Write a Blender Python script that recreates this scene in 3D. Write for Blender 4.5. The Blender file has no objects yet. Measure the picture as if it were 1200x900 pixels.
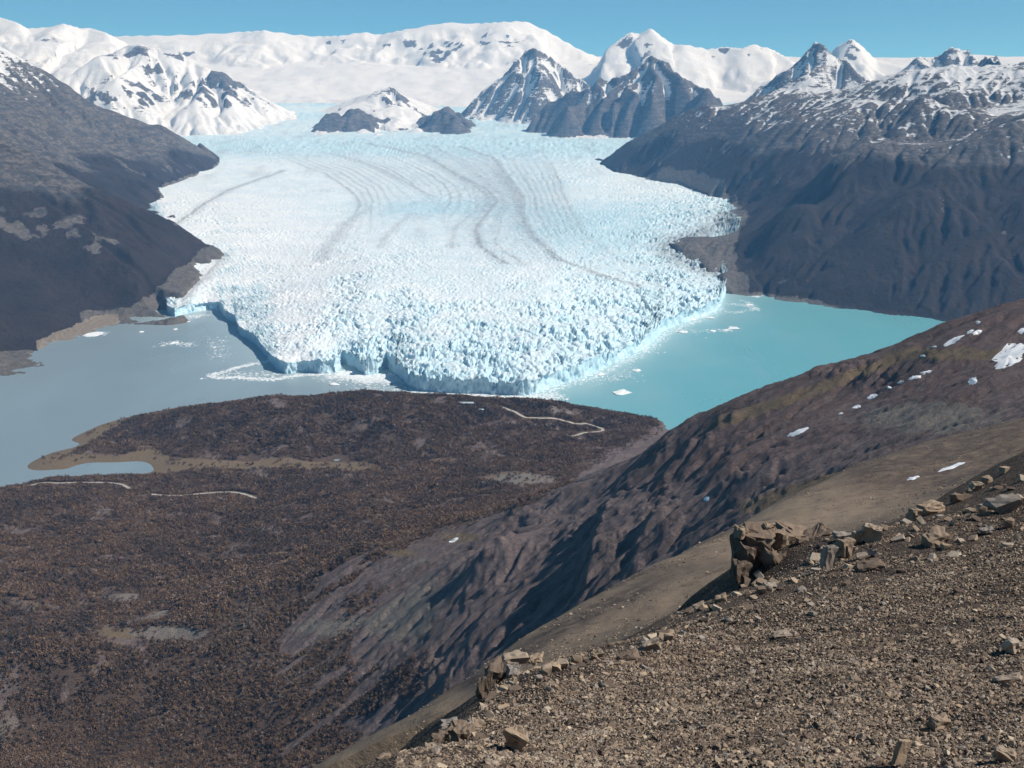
import bpy, bmesh, math, random
import numpy as np
from mathutils import Vector, Matrix

# ------------------------------------------------------------------ camera, sky, sun
SC = bpy.context.scene
COL = SC.collection
H = 1100.0                      # camera height above the lake, metres
FPX = 1287.0                    # focal length in photo pixels (1200 wide)
PITCH = math.atan((450 - 112) / FPX)
CP, SP = math.cos(PITCH), math.sin(PITCH)
SUN_AZ = math.radians(92)       # clockwise from the view direction (+Y)
SUN_EL = math.radians(46)

cam_d = bpy.data.cameras.new("camera")
cam_d.sensor_width = 36
cam_d.lens = 36 * FPX / 1200
cam_d.clip_start = 0.5
cam_d.clip_end = 90000
cam = bpy.data.objects.new("camera", cam_d)
cam.location = (0, 0, H)
cam.rotation_euler = (math.pi / 2 - PITCH, 0, 0)
COL.objects.link(cam)
SC.camera = cam

world = bpy.data.worlds.new("World")
SC.world = world
world.use_nodes = True
wn = world.node_tree.nodes
wl = world.node_tree.links
bg = wn["Background"]
sky = wn.new("ShaderNodeTexSky")
sky.sky_type = 'NISHITA'
sky.sun_disc = False
sky.sun_elevation = SUN_EL
sky.sun_rotation = SUN_AZ
sky.altitude = 3000
sky.air_density = 0.45
sky.dust_density = 0.0
sky.ozone_density = 6.0
grade = wn.new("ShaderNodeMix"); grade.data_type = 'RGBA'; grade.blend_type = 'MULTIPLY'; grade.inputs[0].default_value = 1.0
grade.inputs[7].default_value = (0.64, 1.04, 0.90, 1)          # the clear teal-blue of this sky
wl.new(sky.outputs[0], grade.inputs[6]); wl.new(grade.outputs[2], bg.inputs[0])
bg.inputs[1].default_value = 0.10

sun_d = bpy.data.lights.new("sun", 'SUN')
sun_d.energy = 4.0
sun_d.angle = math.radians(0.53)
sun_d.color = (1.0, 0.978, 0.95)
sun = bpy.data.objects.new("sun", sun_d)
sdir = Vector((math.sin(SUN_AZ) * math.cos(SUN_EL), math.cos(SUN_AZ) * math.cos(SUN_EL), math.sin(SUN_EL)))
sun.rotation_euler = sdir.to_track_quat('Z', 'Y').to_euler()
sun.location = (0, 0, H + 500)
COL.objects.link(sun)

SC.view_settings.view_transform = 'Standard'
SC.view_settings.look = 'None'
SC.view_settings.gamma = 1.0
SC.view_settings.exposure = 0.3
SC.view_settings.use_curve_mapping = False
SC.render.engine = 'CYCLES'
SC.cycles.max_bounces = 6
SC.cycles.diffuse_bounces = 4
SC.cycles.glossy_bounces = 2
SC.cycles.transmission_bounces = 2
SC.cycles.volume_bounces = 1
SC.cycles.use_denoising = True
SC.cycles.denoiser = 'OPENIMAGEDENOISE'

rng = np.random.default_rng(7)
random.seed(7)

# ------------------------------------------------------------------ survey: photo reading -> place in the world
def P(u, v, Y):
    """point at distance Y (metres, north) seen in the direction of photo reading u, v"""
    a, b = (u - 600) / FPX, (450 - v) / FPX
    s = Y / (CP + b * SP)
    return (a * s, Y, H + s * (b * CP - SP))

def G(u, v, z=0.0):
    a, b = (u - 600) / FPX, (450 - v) / FPX
    s = (z - H) / (b * CP - SP)
    return (a * s, s * (CP + b * SP), z)

def kof(u, v):
    return ((u - 600) / FPX) / (CP + (450 - v) / FPX * SP)

def proj(x, y, z):
    dz = z - H
    f = y * CP - dz * SP
    return 600 + FPX * x / f, 450 - FPX * (y * SP + dz * CP) / f

# ------------------------------------------------------------------ numpy noise
_ang = np.random.default_rng(3).random(4096) * 2 * math.pi
_gx, _gy = np.cos(_ang).astype(np.float32), np.sin(_ang).astype(np.float32)
_rnd = np.random.default_rng(5).random(4096).astype(np.float32)

def _hash(i, j, s):
    h = (i.astype(np.int64) * 374761393 + j.astype(np.int64) * 668265263 + s * 974634541) & 0x7fffffff
    h = ((h ^ (h >> 13)) * 1274126177) & 0x7fffffff
    return (h ^ (h >> 16)) & 4095

def perlin(x, y, seed=0, deriv=False):
    xi, yi = np.floor(x), np.floor(y)
    xf, yf = (x - xi).astype(np.float32), (y - yi).astype(np.float32)
    u = xf * xf * xf * (xf * (xf * 6 - 15) + 10)
    v = yf * yf * yf * (yf * (yf * 6 - 15) + 10)
    h00, h10 = _hash(xi, yi, seed), _hash(xi + 1, yi, seed)
    h01, h11 = _hash(xi, yi + 1, seed), _hash(xi + 1, yi + 1, seed)
    a = _gx[h00] * xf + _gy[h00] * yf
    b = _gx[h10] * (xf - 1) + _gy[h10] * yf
    c = _gx[h01] * xf + _gy[h01] * (yf - 1)
    d = _gx[h11] * (xf - 1) + _gy[h11] * (yf - 1)
    n = a + u * (b - a) + v * (c - a) + u * v * (a - b - c + d)
    if not deriv:
        return n * 1.4
    du = 30 * xf * xf * (xf * (xf - 2) + 1)
    dv = 30 * yf * yf * (yf * (yf - 2) + 1)
    dx = _gx[h00] + u * (_gx[h10] - _gx[h00]) + v * (_gx[h01] - _gx[h00]) + u * v * (_gx[h00] - _gx[h10] - _gx[h01] + _gx[h11]) + du * (b - a + v * (a - b - c + d))
    dy = _gy[h00] + u * (_gy[h10] - _gy[h00]) + v * (_gy[h01] - _gy[h00]) + u * v * (_gy[h00] - _gy[h10] - _gy[h01] + _gy[h11]) + dv * (c - a + u * (a - b - c + d))
    return n * 1.4, dx, dy

def fbm(x, y, octv=5, gain=0.5, seed=0):
    s = np.zeros(np.shape(x), np.float32); a = 1.0; t = 0
    for o in range(octv):
        s += a * perlin(x, y, seed + o); t += a; a *= gain
        x, y = 1.62 * x + 1.18 * y + 7.3, -1.18 * x + 1.62 * y + 3.1
    return s / t

def ridged(x, y, octv=5, gain=0.55, seed=0):
    s = np.zeros(np.shape(x), np.float32); a = 1.0; t = 0; w = 1.0
    for o in range(octv):
        n = (1 - np.abs(perlin(x, y, seed + o))) ** 2
        s += a * n * w; t += a; w = np.clip(n * 1.6, 0, 1); a *= gain
        x, y = 1.62 * x + 1.18 * y + 7.3, -1.18 * x + 1.62 * y + 3.1
    return s / t

def eroded(x, y, octv=7, gain=0.5, seed=0, k=1.0):
    s = np.zeros(np.shape(x), np.float32); a = 1.0; dx = 0; dy = 0; t = 0
    for o in range(octv):
        n, gx, gy = perlin(x, y, seed + o, True)
        dx = dx + gx; dy = dy + gy
        s += a * n / (1 + k * (dx * dx + dy * dy)); t += a; a *= gain
        x, y = 1.62 * x + 1.18 * y + 7.3, -1.18 * x + 1.62 * y + 3.1
    return s

def worley(x, y, seed=0):
    xi, yi = np.floor(x), np.floor(y)
    f1 = np.full(np.shape(x), 9.0, np.float32); f2 = f1.copy(); idv = np.zeros(np.shape(x), np.float32)
    for i in (-1, 0, 1):
        for j in (-1, 0, 1):
            h = _hash(xi + i, yi + j, seed)
            px = xi + i + _rnd[h]; py = yi + j + _rnd[(h * 7 + 13) & 4095]
            d = np.sqrt((px - x) ** 2 + (py - y) ** 2).astype(np.float32)
            c = d < f1
            f2 = np.where(c, f1, np.minimum(f2, d)); idv = np.where(c, _rnd[(h * 3 + 5) & 4095], idv); f1 = np.where(c, d, f1)
    return f1, f2, idv

def sstep(a, b, x):
    t = np.clip((x - a) / (b - a), 0, 1)
    return t * t * (3 - 2 * t)

def rbf(pts, c):
    """smooth surface z(x, y) through surveyed points"""
    p = np.array(pts, float); xy = p[:, :2]; n = len(p)
    A = np.sqrt(((xy[:, None] - xy[None]) ** 2).sum(-1) + c * c)
    M = np.zeros((n + 3, n + 3)); M[:n, :n] = A - 1e-6 * np.eye(n)
    S = np.abs(xy).max()
    Q = np.c_[np.ones(n), xy / S]; M[:n, n:] = Q; M[n:, :n] = Q.T
    w = np.linalg.lstsq(M, np.r_[p[:, 2], 0, 0, 0], rcond=None)[0]
    def f(x, y):
        z = w[n] + w[n + 1] * x / S + w[n + 2] * y / S
        for i in range(n):
            z = z + w[i] * np.sqrt((x - xy[i, 0]) ** 2 + (y - xy[i, 1]) ** 2 + c * c)
        return z
    return f

def seg_dist(x, y, line, vals=None):
    """distance to a polyline in plan, and a value carried along it"""
    best = np.full(np.shape(x), 1e12); val = np.zeros(np.shape(x))
    for i in range(len(line) - 1):
        ax, ay = line[i][0], line[i][1]; bx, by = line[i + 1][0], line[i + 1][1]
        dx, dy = bx - ax, by - ay
        t = np.clip(((x - ax) * dx + (y - ay) * dy) / (dx * dx + dy * dy + 1e-9), 0, 1)
        d = (x - ax - t * dx) ** 2 + (y - ay - t * dy) ** 2
        c = d < best
        best = np.where(c, d, best)
        if vals is not None:
            val = np.where(c, vals[i] + t * (vals[i + 1] - vals[i]), val)
    return np.sqrt(best), val

def inside(x, y, poly):
    r = np.zeros(np.shape(x), bool); n = len(poly); j = n - 1
    for i in range(n):
        xi, yi = poly[i][0], poly[i][1]; xj, yj = poly[j][0], poly[j][1]
        c = ((yi > y) != (yj > y)) & (x < (xj - xi) * (y - yi) / (yj - yi + 1e-12) + xi)
        r ^= c; j = i
    return r

class Sampled:
    """a regular raster of heights over x0..x1, y0..y1, weathered by running water, read back bilinearly"""
    def __init__(s, f, x0, x1, y0, y1, cell):
        s.x0, s.y0, s.c = x0, y0, cell
        s.nx, s.ny = int((x1 - x0) / cell), int((y1 - y0) / cell)
        X, Y = np.meshgrid(x0 + np.arange(s.nx) * cell, y0 + np.arange(s.ny) * cell, indexing='ij')
        s.X, s.Y = X, Y
        s.h = f(X, Y).astype(np.float64)
        s.h0 = s.h.copy()
    def erode(s, n, steps=50, seed=1, er=0.35, dep=0.25, cap=6.0, inertia=0.15, batch=20000, region=None):
        r = np.random.default_rng(seed)
        h = s.h / s.c; nx, ny = s.nx, s.ny
        for _ in range(max(1, n // batch)):
            px = r.random(batch) * (nx - 3) + 1; py = r.random(batch) * (ny - 3) + 1
            if region is not None:
                keep = region[px.astype(int), py.astype(int)]; px = px[keep]; py = py[keep]
            m = len(px); dx = np.zeros(m); dy = np.zeros(m); vel = np.ones(m); wat = np.ones(m); sed = np.zeros(m)
            for k in range(steps):
                ix = px.astype(int); iy = py.astype(int); fx = px - ix; fy = py - iy
                a, b, c, d = h[ix, iy], h[ix + 1, iy], h[ix, iy + 1], h[ix + 1, iy + 1]
                gx = (b - a) * (1 - fy) + (d - c) * fy; gy = (c - a) * (1 - fx) + (d - b) * fx
                z = a * (1 - fx) * (1 - fy) + b * fx * (1 - fy) + c * (1 - fx) * fy + d * fx * fy
                dx = dx * inertia - gx * (1 - inertia); dy = dy * inertia - gy * (1 - inertia)
                l = np.sqrt(dx * dx + dy * dy) + 1e-9; dx /= l; dy /= l
                qx = np.clip(px + dx, 1, nx - 3); qy = np.clip(py + dy, 1, ny - 3)
                jx = qx.astype(int); jy = qy.astype(int); ex = qx - jx; ey = qy - jy
                z2 = h[jx, jy] * (1 - ex) * (1 - ey) + h[jx + 1, jy] * ex * (1 - ey) + h[jx, jy + 1] * (1 - ex) * ey + h[jx + 1, jy + 1] * ex * ey
                dh = z2 - z
                C = np.maximum(-dh, 0.01) * vel * wat * cap
                over = (sed > C) | (dh > 0)
                dp = np.where(dh > 0, np.minimum(dh, sed), np.where(over, (sed - C) * dep, 0))
                eo = np.where(over, 0, np.minimum((C - sed) * er, np.maximum(-dh, 0)))
                q = np.clip(dp - eo, -0.2, 0.2)
                np.add.at(h, (ix, iy), q * (1 - fx) * (1 - fy)); np.add.at(h, (ix + 1, iy), q * fx * (1 - fy))
                np.add.at(h, (ix, iy + 1), q * (1 - fx) * fy); np.add.at(h, (ix + 1, iy + 1), q * fx * fy)
                sed = sed - q
                vel = np.sqrt(np.maximum(vel * vel - dh * 2.0, 0.05)); vel = np.minimum(vel, 3)
                wat *= 0.985
                px, py = qx, qy
        s.h = h * s.c
    def blur(s, n=1):
        for _ in range(n):
            p = np.pad(s.h, 1, mode='edge')
            s.h = (p[1:-1, 1:-1] * 4 + p[:-2, 1:-1] + p[2:, 1:-1] + p[1:-1, :-2] + p[1:-1, 2:]) / 8
    def __call__(s, x, y, arr=None):
        h = s.h if arr is None else arr
        fx = np.clip((x - s.x0) / s.c, 0, s.nx - 1.001); fy = np.clip((y - s.y0) / s.c, 0, s.ny - 1.001)
        i = fx.astype(int); j = fy.astype(int); fx = fx - i; fy = fy - j
        return h[i, j] * (1 - fx) * (1 - fy) + h[i + 1, j] * fx * (1 - fy) + h[i, j + 1] * (1 - fx) * fy + h[i + 1, j + 1] * fx * fy

# ------------------------------------------------------------------ object helpers
def tag(o, label=None, cat=None, group=None, kind=None):
    if label: o["label"] = label
    if cat: o["category"] = cat
    if group: o["group"] = group
    if kind: o["kind"] = kind
    return o

def mesh_from(name, V, F, mat=None, smooth=True, attrs=None, parent=None):
    me = bpy.data.meshes.new(name)
    V = np.asarray(V, np.float32); F = np.asarray(F, np.int32); k = F.shape[1]
    me.vertices.add(len(V)); me.vertices.foreach_set("co", V.ravel())
    me.loops.add(F.size); me.loops.foreach_set("vertex_index", F.ravel())
    me.polygons.add(len(F))
    me.polygons.foreach_set("loop_start", np.arange(0, F.size, k, dtype=np.int32))
    me.polygons.foreach_set("use_smooth", np.full(len(F), smooth))
    for n, a in (attrs or {}).items():
        at = me.attributes.new(n, 'FLOAT', 'POINT'); at.data.foreach_set("value", np.asarray(a, np.float32).ravel())
    me.update(calc_edges=True)
    if mat: me.materials.append(mat)
    o = bpy.data.objects.new(name, me)
    COL.objects.link(o)
    if parent: o.parent = parent
    return o

def grid_faces(nr, nc):
    i = np.arange(nr - 1)[:, None] * nc + np.arange(nc - 1)[None]
    return np.stack([i, i + 1, i + nc + 1, i + nc], -1).reshape(-1, 4)

def grid_obj(name, X, Y, Z, mat, kind='structure', attrs=None, keep=None, smooth=True):
    nr, nc = X.shape
    F = grid_faces(nr, nc)
    V = np.stack([X, Y, Z], -1).reshape(-1, 3)
    at = {k: np.asarray(a).ravel() for k, a in (attrs or {}).items()}
    if keep is not None:
        F = F[keep.ravel()[F].any(1)]
        used = np.zeros(len(V), bool); used[F.ravel()] = True
        idx = np.cumsum(used) - 1
        F = idx[F]; V = V[used]; at = {k: a[used] for k, a in at.items()}
    return tag(mesh_from(name, V, F, mat, smooth, at), kind=kind)

def fan(k0, k1, nc, y0, y1, nr, power=None):
    """ground grid spreading away from the viewpoint: columns by bearing, rows by distance"""
    k = np.linspace(k0, k1, nc)[None]; s = np.linspace(0, 1, nr)[:, None]
    if power == 'lin': y = y0 + (y1 - y0) * s
    elif power == 'log': y = y0 * (y1 / y0) ** s
    else: y = 1 / ((1 - s) / y0 + s / y1)
    Y = y + 0 * k
    return Y * k, Y

# ------------------------------------------------------------------ materials
class NT:
    def __init__(s, name):
        s.m = bpy.data.materials.new(name); s.m.use_nodes = True
        s.t = s.m.node_tree; s.n = s.t.nodes; s.l = s.t.links
        s.b = s.n["Principled BSDF"]; s.b.inputs["Roughness"].default_value = 0.9
        s.b.inputs["Specular IOR Level"].default_value = 0.15
        s.pos = s.n.new("ShaderNodeNewGeometry").outputs["Position"]
    def put(s, sock, val):
        if hasattr(val, "links"): s.l.new(val, sock)
        elif isinstance(val, (tuple, list)) and len(val) == 3 and sock.type == 'RGBA': sock.default_value = (*val, 1)
        else: sock.default_value = val
    def attr(s, name):
        a = s.n.new("ShaderNodeAttribute"); a.attribute_name = name; return a.outputs["Fac"]
    def noise(s, scale, detail=4, rough=0.55, vec=None, stretch=None, dist=0.0):
        v = vec or s.pos
        if stretch:
            mp = s.n.new("ShaderNodeMapping"); mp.inputs["Scale"].default_value = stretch; s.l.new(v, mp.inputs[0]); v = mp.outputs[0]
        t = s.n.new("ShaderNodeTexNoise"); t.inputs["Scale"].default_value = scale; t.inputs["Detail"].default_value = detail
        t.inputs["Roughness"].default_value = rough; t.inputs["Distortion"].default_value = dist
        s.l.new(v, t.inputs["Vector"]); return t.outputs[0]
    def vor(s, scale, out="Distance", vec=None):
        t = s.n.new("ShaderNodeTexVoronoi"); t.inputs["Scale"].default_value = scale; s.l.new(vec or s.pos, t.inputs["Vector"]); return t.outputs[out]
    def math(s, op, a, b=0.0, c=None, clamp=False):
        m = s.n.new("ShaderNodeMath"); m.operation = op; m.use_clamp = clamp
        s.put(m.inputs[0], a); s.put(m.inputs[1], b)
        if c is not None: s.put(m.inputs[2], c)
        return m.outputs[0]
    def ramp(s, x, a, b, lo=0.0, hi=1.0):
        m = s.n.new("ShaderNodeMapRange"); m.interpolation_type = 'SMOOTHSTEP'
        s.put(m.inputs[0], x); m.inputs[1].default_value = a; m.inputs[2].default_value = b; m.inputs[3].default_value = lo; m.inputs[4].default_value = hi
        return m.outputs[0]
    def mix(s, f, a, b):
        m = s.n.new("ShaderNodeMix"); m.data_type = 'RGBA'
        s.put(m.inputs[0], f); s.put(m.inputs[6], a); s.put(m.inputs[7], b); return m.outputs[2]
    def xyz(s, v=None):
        m = s.n.new("ShaderNodeSeparateXYZ"); s.l.new(v or s.pos, m.inputs[0]); return m.outputs
    def nz(s):
        g = s.n.new("ShaderNodeNewGeometry"); return s.xyz(g.outputs["True Normal"])[2]
    def bump(s, h, strength, dist):
        b = s.n.new("ShaderNodeBump"); b.inputs["Strength"].default_value = strength; b.inputs["Distance"].default_value = dist
        s.l.new(h, b.inputs["Height"]); s.l.new(b.outputs[0], s.b.inputs["Normal"]); return b
    def color(s, c): s.put(s.b.inputs["Base Color"], c)
    def rough(s, r): s.put(s.b.inputs["Roughness"], r)

# ================================================================== SURVEYED LAND
# ---- glacier surface
ZG = np.array([(3000, 20), (4050, 60), (4600, 100), (5500, 150), (6500, 192), (8000, 260), (9500, 330), (11000, 400), (13000, 500), (15000, 600),
               (16500, 760), (18000, 950), (20000, 1270), (22000, 1640), (25000, 1900), (32000, 2100)], float)
def zg(y): return np.interp(y, ZG[:, 0], ZG[:, 1])
FRONT = [(150, 290), (176, 318), (188, 345), (197, 368), (205, 371), (225, 366), (245, 363), (258, 364), (264, 374), (276, 379), (279, 391), (292, 399), (302, 407), (312, 420),
         (323, 433), (337, 438), (352, 436), (378, 438), (394, 437), (402, 426), (418, 431), (428, 440), (444, 438), (453, 431), (466, 440), (478, 452), (486, 457), (502, 459),
         (540, 461), (580, 462), (610, 464), (628, 462), (650, 453), (680, 443), (702, 434), (730, 421), (755, 409), (766, 400), (774, 390), (792, 382), (812, 375), (828, 369),
         (842, 363), (847, 352), (852, 338), (858, 320), (870, 290), (890, 270)]
FRONT3 = [G(u, v) for u, v in FRONT]
FK = np.array([p[0] / p[1] for p in FRONT3]); FY = np.array([p[1] for p in FRONT3])
_o = np.argsort(FK); FK, FY = FK[_o], FY[_o]
_kl, _kr = G(198, 369), G(852, 338); _kl, _kr = _kl[0] / _kl[1], _kr[0] / _kr[1]
def zsurf(x, y):
    ahead = y > np.interp(np.clip(x / y, _kl, _kr), FK, FY)
    d = np.where(ahead, seg_dist(x, y, FRONT3[3:-3])[0], 0)
    return np.minimum(zg(y), 62 + 0.13 * np.maximum(d, 0))

def GG(u, v, up=0.0):
    """where the reading u, v meets the glacier's mean surface"""
    a, b = (u - 600) / FPX, (450 - v) / FPX
    y = np.linspace(3500, 15400, 4000)
    s = y / (CP + b * SP); z = H + s * (b * CP - SP)
    zz = zsurf(a * s, y)
    i = np.argmax(z < zz) if (z < zz).any() else len(y) - 1
    return (a * s[i], y[i], zz[i] + up)

def outward(line, dist, zoff, side):
    """points a little way off a boundary line, lower than it, so that the land dips there"""
    r = []
    for i in range(len(line)):
        a = line[max(0, i - 1)]; b = line[min(len(line) - 1, i + 1)]
        dx, dy = b[0] - a[0], b[1] - a[1]; l = math.hypot(dx, dy) + 1e-9
        r.append((line[i][0] + side * dy / l * dist, line[i][1] - side * dx / l * dist, line[i][2] + zoff))
    return r

# ---- right mountain
rm = []
rm_shore = [G(u, v) for u, v in ((868, 346), (900, 349), (950, 357), (1000, 363), (1060, 370), (1115, 378), (1200, 392), (1320, 410))]
rm_ice = [GG(u, v) for u, v in ((695, 186), (702, 192), (722, 203), (760, 211), (795, 216), (835, 232), (852, 246), (850, 262), (838, 276), (800, 278), (780, 284), (800, 300), (828, 316), (848, 330))]
rm += rm_shore + rm_ice + outward(rm_shore, 200, -60, 1) + outward(rm_shore, 900, -200, 1) + outward(rm_ice, 170, -70, 1)
rm += [(x, y, z) for x, y, z in [(*GG(u, v)[:2], GG(u, v)[2] - 220) for u, v in ((640, 180), (680, 215), (740, 245), (740, 280), (760, 320), (800, 345))]] + [G(840, 375, -150), G(800, 400, -180)]
rm += [GG(u, v, up) for u, v, up in ((840, 280, 22), (803, 283, 18), (786, 287, 14), (803, 299, 20), (826, 300, 34), (830, 313, 25), (848, 300, 45), (846, 325, 20))]
rm += [P(u, v, y) for u, v, y in (
    (720, 165, 11300), (745, 150, 11100), (775, 140, 10900), (800, 130, 10700), (830, 125, 10500), (870, 118, 10400), (900, 106, 10400), (925, 97, 10600), (950, 92, 10800),
    (1000, 100, 10000), (1030, 92, 9800), (1065, 84, 9700), (1100, 86, 9700), (1140, 90, 9600), (1200, 84, 9400), (1300, 70, 9300),
    (760, 175, 10700), (800, 175, 10000), (830, 200, 9200), (860, 180, 9500), (880, 150, 9800),
    (1021, 123, 9200), (993, 140, 9000), (973, 163, 8700), (931, 200, 8250), (895, 240, 7800), (870, 275, 7300), (866, 310, 6700),
    (1112, 112, 8600), (1070, 132, 8250), (1036, 157, 7950), (1007, 174, 7700), (973, 200, 7350), (930, 242, 6900), (905, 290, 6500), (890, 320, 6350),
    (1200, 138, 7500), (1157, 163, 7200), (1115, 197, 6850), (1058, 234, 6500), (1010, 280, 6250), (960, 320, 6100),
    (1060, 165, 8300), (1000, 205, 7800), (945, 250, 7250),
    (1150, 135, 8200), (1100, 180, 7550), (1040, 225, 6950), (985, 270, 6550),
    (1200, 190, 6850), (1150, 230, 6450), (1200, 240, 6200), (1100, 290, 6000), (1200, 300, 5750), (1000, 325, 5880), (1100, 340, 5680), (1200, 350, 5480),
    (1300, 110, 7600), (1300, 220, 6200), (1300, 330, 5500))]
rm += [(x, y + 900, z - 450) for x, y, z in (P(u, v, y) for u, v, y in ((745, 150, 11100), (800, 130, 10700), (870, 118, 10400), (925, 97, 10600), (1000, 100, 10000), (1065, 84, 9700), (1140, 90, 9600), (1200, 84, 9400), (1300, 70, 9300)))]
rm += [(x, y + 2200, z - 900) for x, y, z in (P(u, v, y) for u, v, y in ((800, 130, 10700), (925, 97, 10600), (1065, 84, 9700), (1200, 84, 9400), (1320, 70, 9300)))]
RM = rbf(rm, 90)

# ---- left mountain
lm = []
lm_shore = [G(u, v) for u, v in ((-120, 470), (0, 444), (36, 436), (53, 426), (46, 412), (62, 404), (98, 391), (130, 377), (160, 379), (190, 374))]
lm_ice = [GG(u, v, 8) for u, v in ((203, 362), (214, 347), (238, 322), (264, 298))] + [GG(u, v, -10) for u, v in ((245, 285), (215, 268), (206, 255), (196, 236), (186, 222), (214, 212), (244, 202), (257, 192), (258, 184))]
lm += lm_shore + lm_ice + outward(lm_shore, 220, -45, 1) + outward(lm_shore, 900, -200, 1) + outward(lm_ice[:4], 60, -55, 1) + outward(lm_ice[:4], 200, -110, 1) + outward(lm_ice[8:], 150, -60, 1)
lm += [G(150, 370, 10), G(170, 367, 16), G(186, 364, 26)]
lm += [(*GG(u, v)[:2], GG(u, v)[2] - 200) for u, v in ((245, 350), (290, 320), (300, 280), (250, 245), (290, 220), (300, 190), (290, 170))] + [G(200, 395, -130), G(235, 400, -150), G(160, 400, -120)]
lm += [P(u, v, y) for u, v, y in (
    (240, 283, 6600), (205, 263, 6750), (150, 233, 6850), (100, 213, 6950), (75, 201, 7000), (40, 183, 7050), (0, 163, 7100), (-120, 110, 7200),
    (0, 300, 5500), (100, 300, 5750), (0, 230, 6200), (80, 250, 6250), (150, 300, 5950), (190, 300, 6150), (0, 380, 4800), (80, 365, 5250), (220, 300, 6350), (-120, 300, 5300), (-120, 200, 6200),
    (-120, 400, 4600),
    (0, 58, 10600), (30, 74, 10700), (60, 91, 10800), (85, 105, 10900), (110, 124, 11000), (140, 133, 11100), (180, 147, 11200), (210, 159, 11300), (240, 175, 11350), (-120, 10, 10500),
    (100, 190, 9300), (50, 172, 8900), (0, 130, 9100), (50, 140, 9500), (150, 195, 9600), (0, 155, 8500), (110, 160, 10000), (190, 185, 10300), (60, 115, 10300), (170, 215, 9050), (-120, 110, 8800), (-120, 60, 9800))]
lm += [(x, y + 800, z - 420) for x, y, z in (P(u, v, y) for u, v, y in ((-120, 10, 10500), (0, 58, 10600), (60, 91, 10800), (110, 124, 11000), (180, 147, 11200), (240, 175, 11350)))]
lm += [(x - 40, y + 420, z - 250) for x, y, z in (P(u, v, y) for u, v, y in ((150, 233, 6850), (100, 213, 6950), (40, 183, 7050), (0, 163, 7100), (-120, 110, 7200)))]
lm += [(x - 60, y + 1000, z - 330) for x, y, z in (P(u, v, y) for u, v, y in ((150, 233, 6850), (100, 213, 6950), (40, 183, 7050), (0, 163, 7100)))]
LM = rbf(lm, 80)
L_ICE = [q[:2] for q in lm_ice] + [(300, 12500), (600, 5000)]
R_ICE = [q[:2] for q in rm_ice] + [(0, 5200), (-300, 12500)]
def bench_left(x, y, z):
    """flat beach and moraine along the shore and the ice edge; nothing of the land above the ice"""
    d, _ = seg_dist(x, y, lm_shore); d = d + 40 * fbm(x / 180, y / 180, 3, seed=480)
    z = np.minimum(z, 2 + .055 * d + .55 * np.maximum(0, d - 330 * sstep(-2000, -2900, x) - 90))
    e, _ = seg_dist(x, y, lm_ice[:4]); m = (y > 5000) & (y < 6900)
    z = np.where(m, np.minimum(z, zsurf(x, y) + 10 + .05 * e + .6 * np.maximum(0, e - 170)), z)
    z = np.where(y > 5600, np.minimum(z, zsurf(x, y) + 6 + .8 * seg_dist(x, y, lm_ice)[0]), z)
    return np.where(inside(x, y, L_ICE), np.minimum(z, zsurf(x, y) - 25), z)
def bench_right(x, y, z):
    d, _ = seg_dist(x, y, rm_shore); d = d + 30 * fbm(x / 140, y / 140, 3, seed=482)
    z = np.minimum(z, 2 + .1 * d + .5 * np.maximum(0, d - 40))
    z = np.where(y > 6300, np.minimum(z, zsurf(x, y) + 6 + .8 * seg_dist(x, y, rm_ice)[0]), z)
    return np.where(inside(x, y, R_ICE), np.minimum(z, zsurf(x, y) - 25), z)

# ---- peninsula, valley and the gullied hill, one surface
pn = []
pn += [G(u, v, 0) for u, v in ((783, 503), (770, 492), (118, 498), (100, 506), (84, 516), (92, 522), (60, 531), (38, 541), (32, 547), (54, 551), (74, 550), (88, 546), (112, 542), (150, 541), (178, 546), (0, 572), (40, 564), (70, 559), (110, 557), (150, 555), (180, 551), (-80, 588))]
pn += [G(u, v, z) for u, v, z in ((85, 530, 8), (110, 520, 12), (110, 535, 6), (92, 552, -6), (105, 549, -6), (135, 548, -6), (165, 549, -4), (192, 547, 4), (60, 556, -6), (20, 563, -9), (60, 541, 7), (140, 536, 6),
    (60, 505, -35), (20, 530, -35), (-20, 560, -35), (-100, 572, -35), (120, 484, -45), (250, 466, -60), (800, 490, -50),
    (0, 600, 28), (100, 590, 22), (200, 580, 15), (300, 556, 9), (400, 552, 12), (330, 545, 9), (230, 545, 8), (460, 552, 20), (500, 570, 40), (600, 550, 40), (560, 530, 35), (480, 530, 22), (700, 520, 40), (740, 520, 60),
    (0, 650, 45), (0, 720, 70), (0, 800, 95), (100, 650, 45), (100, 720, 65), (100, 780, 100), (200, 640, 50), (200, 700, 85), (250, 660, 70), (300, 620, 55), (300, 670, 100), (400, 600, 65), (420, 630, 120), (480, 595, 95), (520, 585, 110), (-100, 700, 60), (-100, 850, 110))]
pn += [P(u, v, y) for u, v, y in ((160, 500, 3560), (200, 489, 3560), (250, 480, 3560), (320, 473, 3540), (400, 469, 3540), (470, 468, 3540), (540, 469, 3540), (600, 473, 3560), (650, 478, 3560), (700, 485, 3580), (740, 491, 3620),
    (250, 510, 3390), (350, 500, 3400), (450, 495, 3400), (550, 500, 3380), (640, 500, 3400), (700, 500, 3450), (300, 530, 3310), (400, 530, 3310), (180, 520, 3390))]
pn += [(x, 4000, -60) for x in (-900, -600, -300, 0, 300)] + [(x, 4300, -90) for x in (-1500, -900, -300, 300, 900, 1600)]
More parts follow.
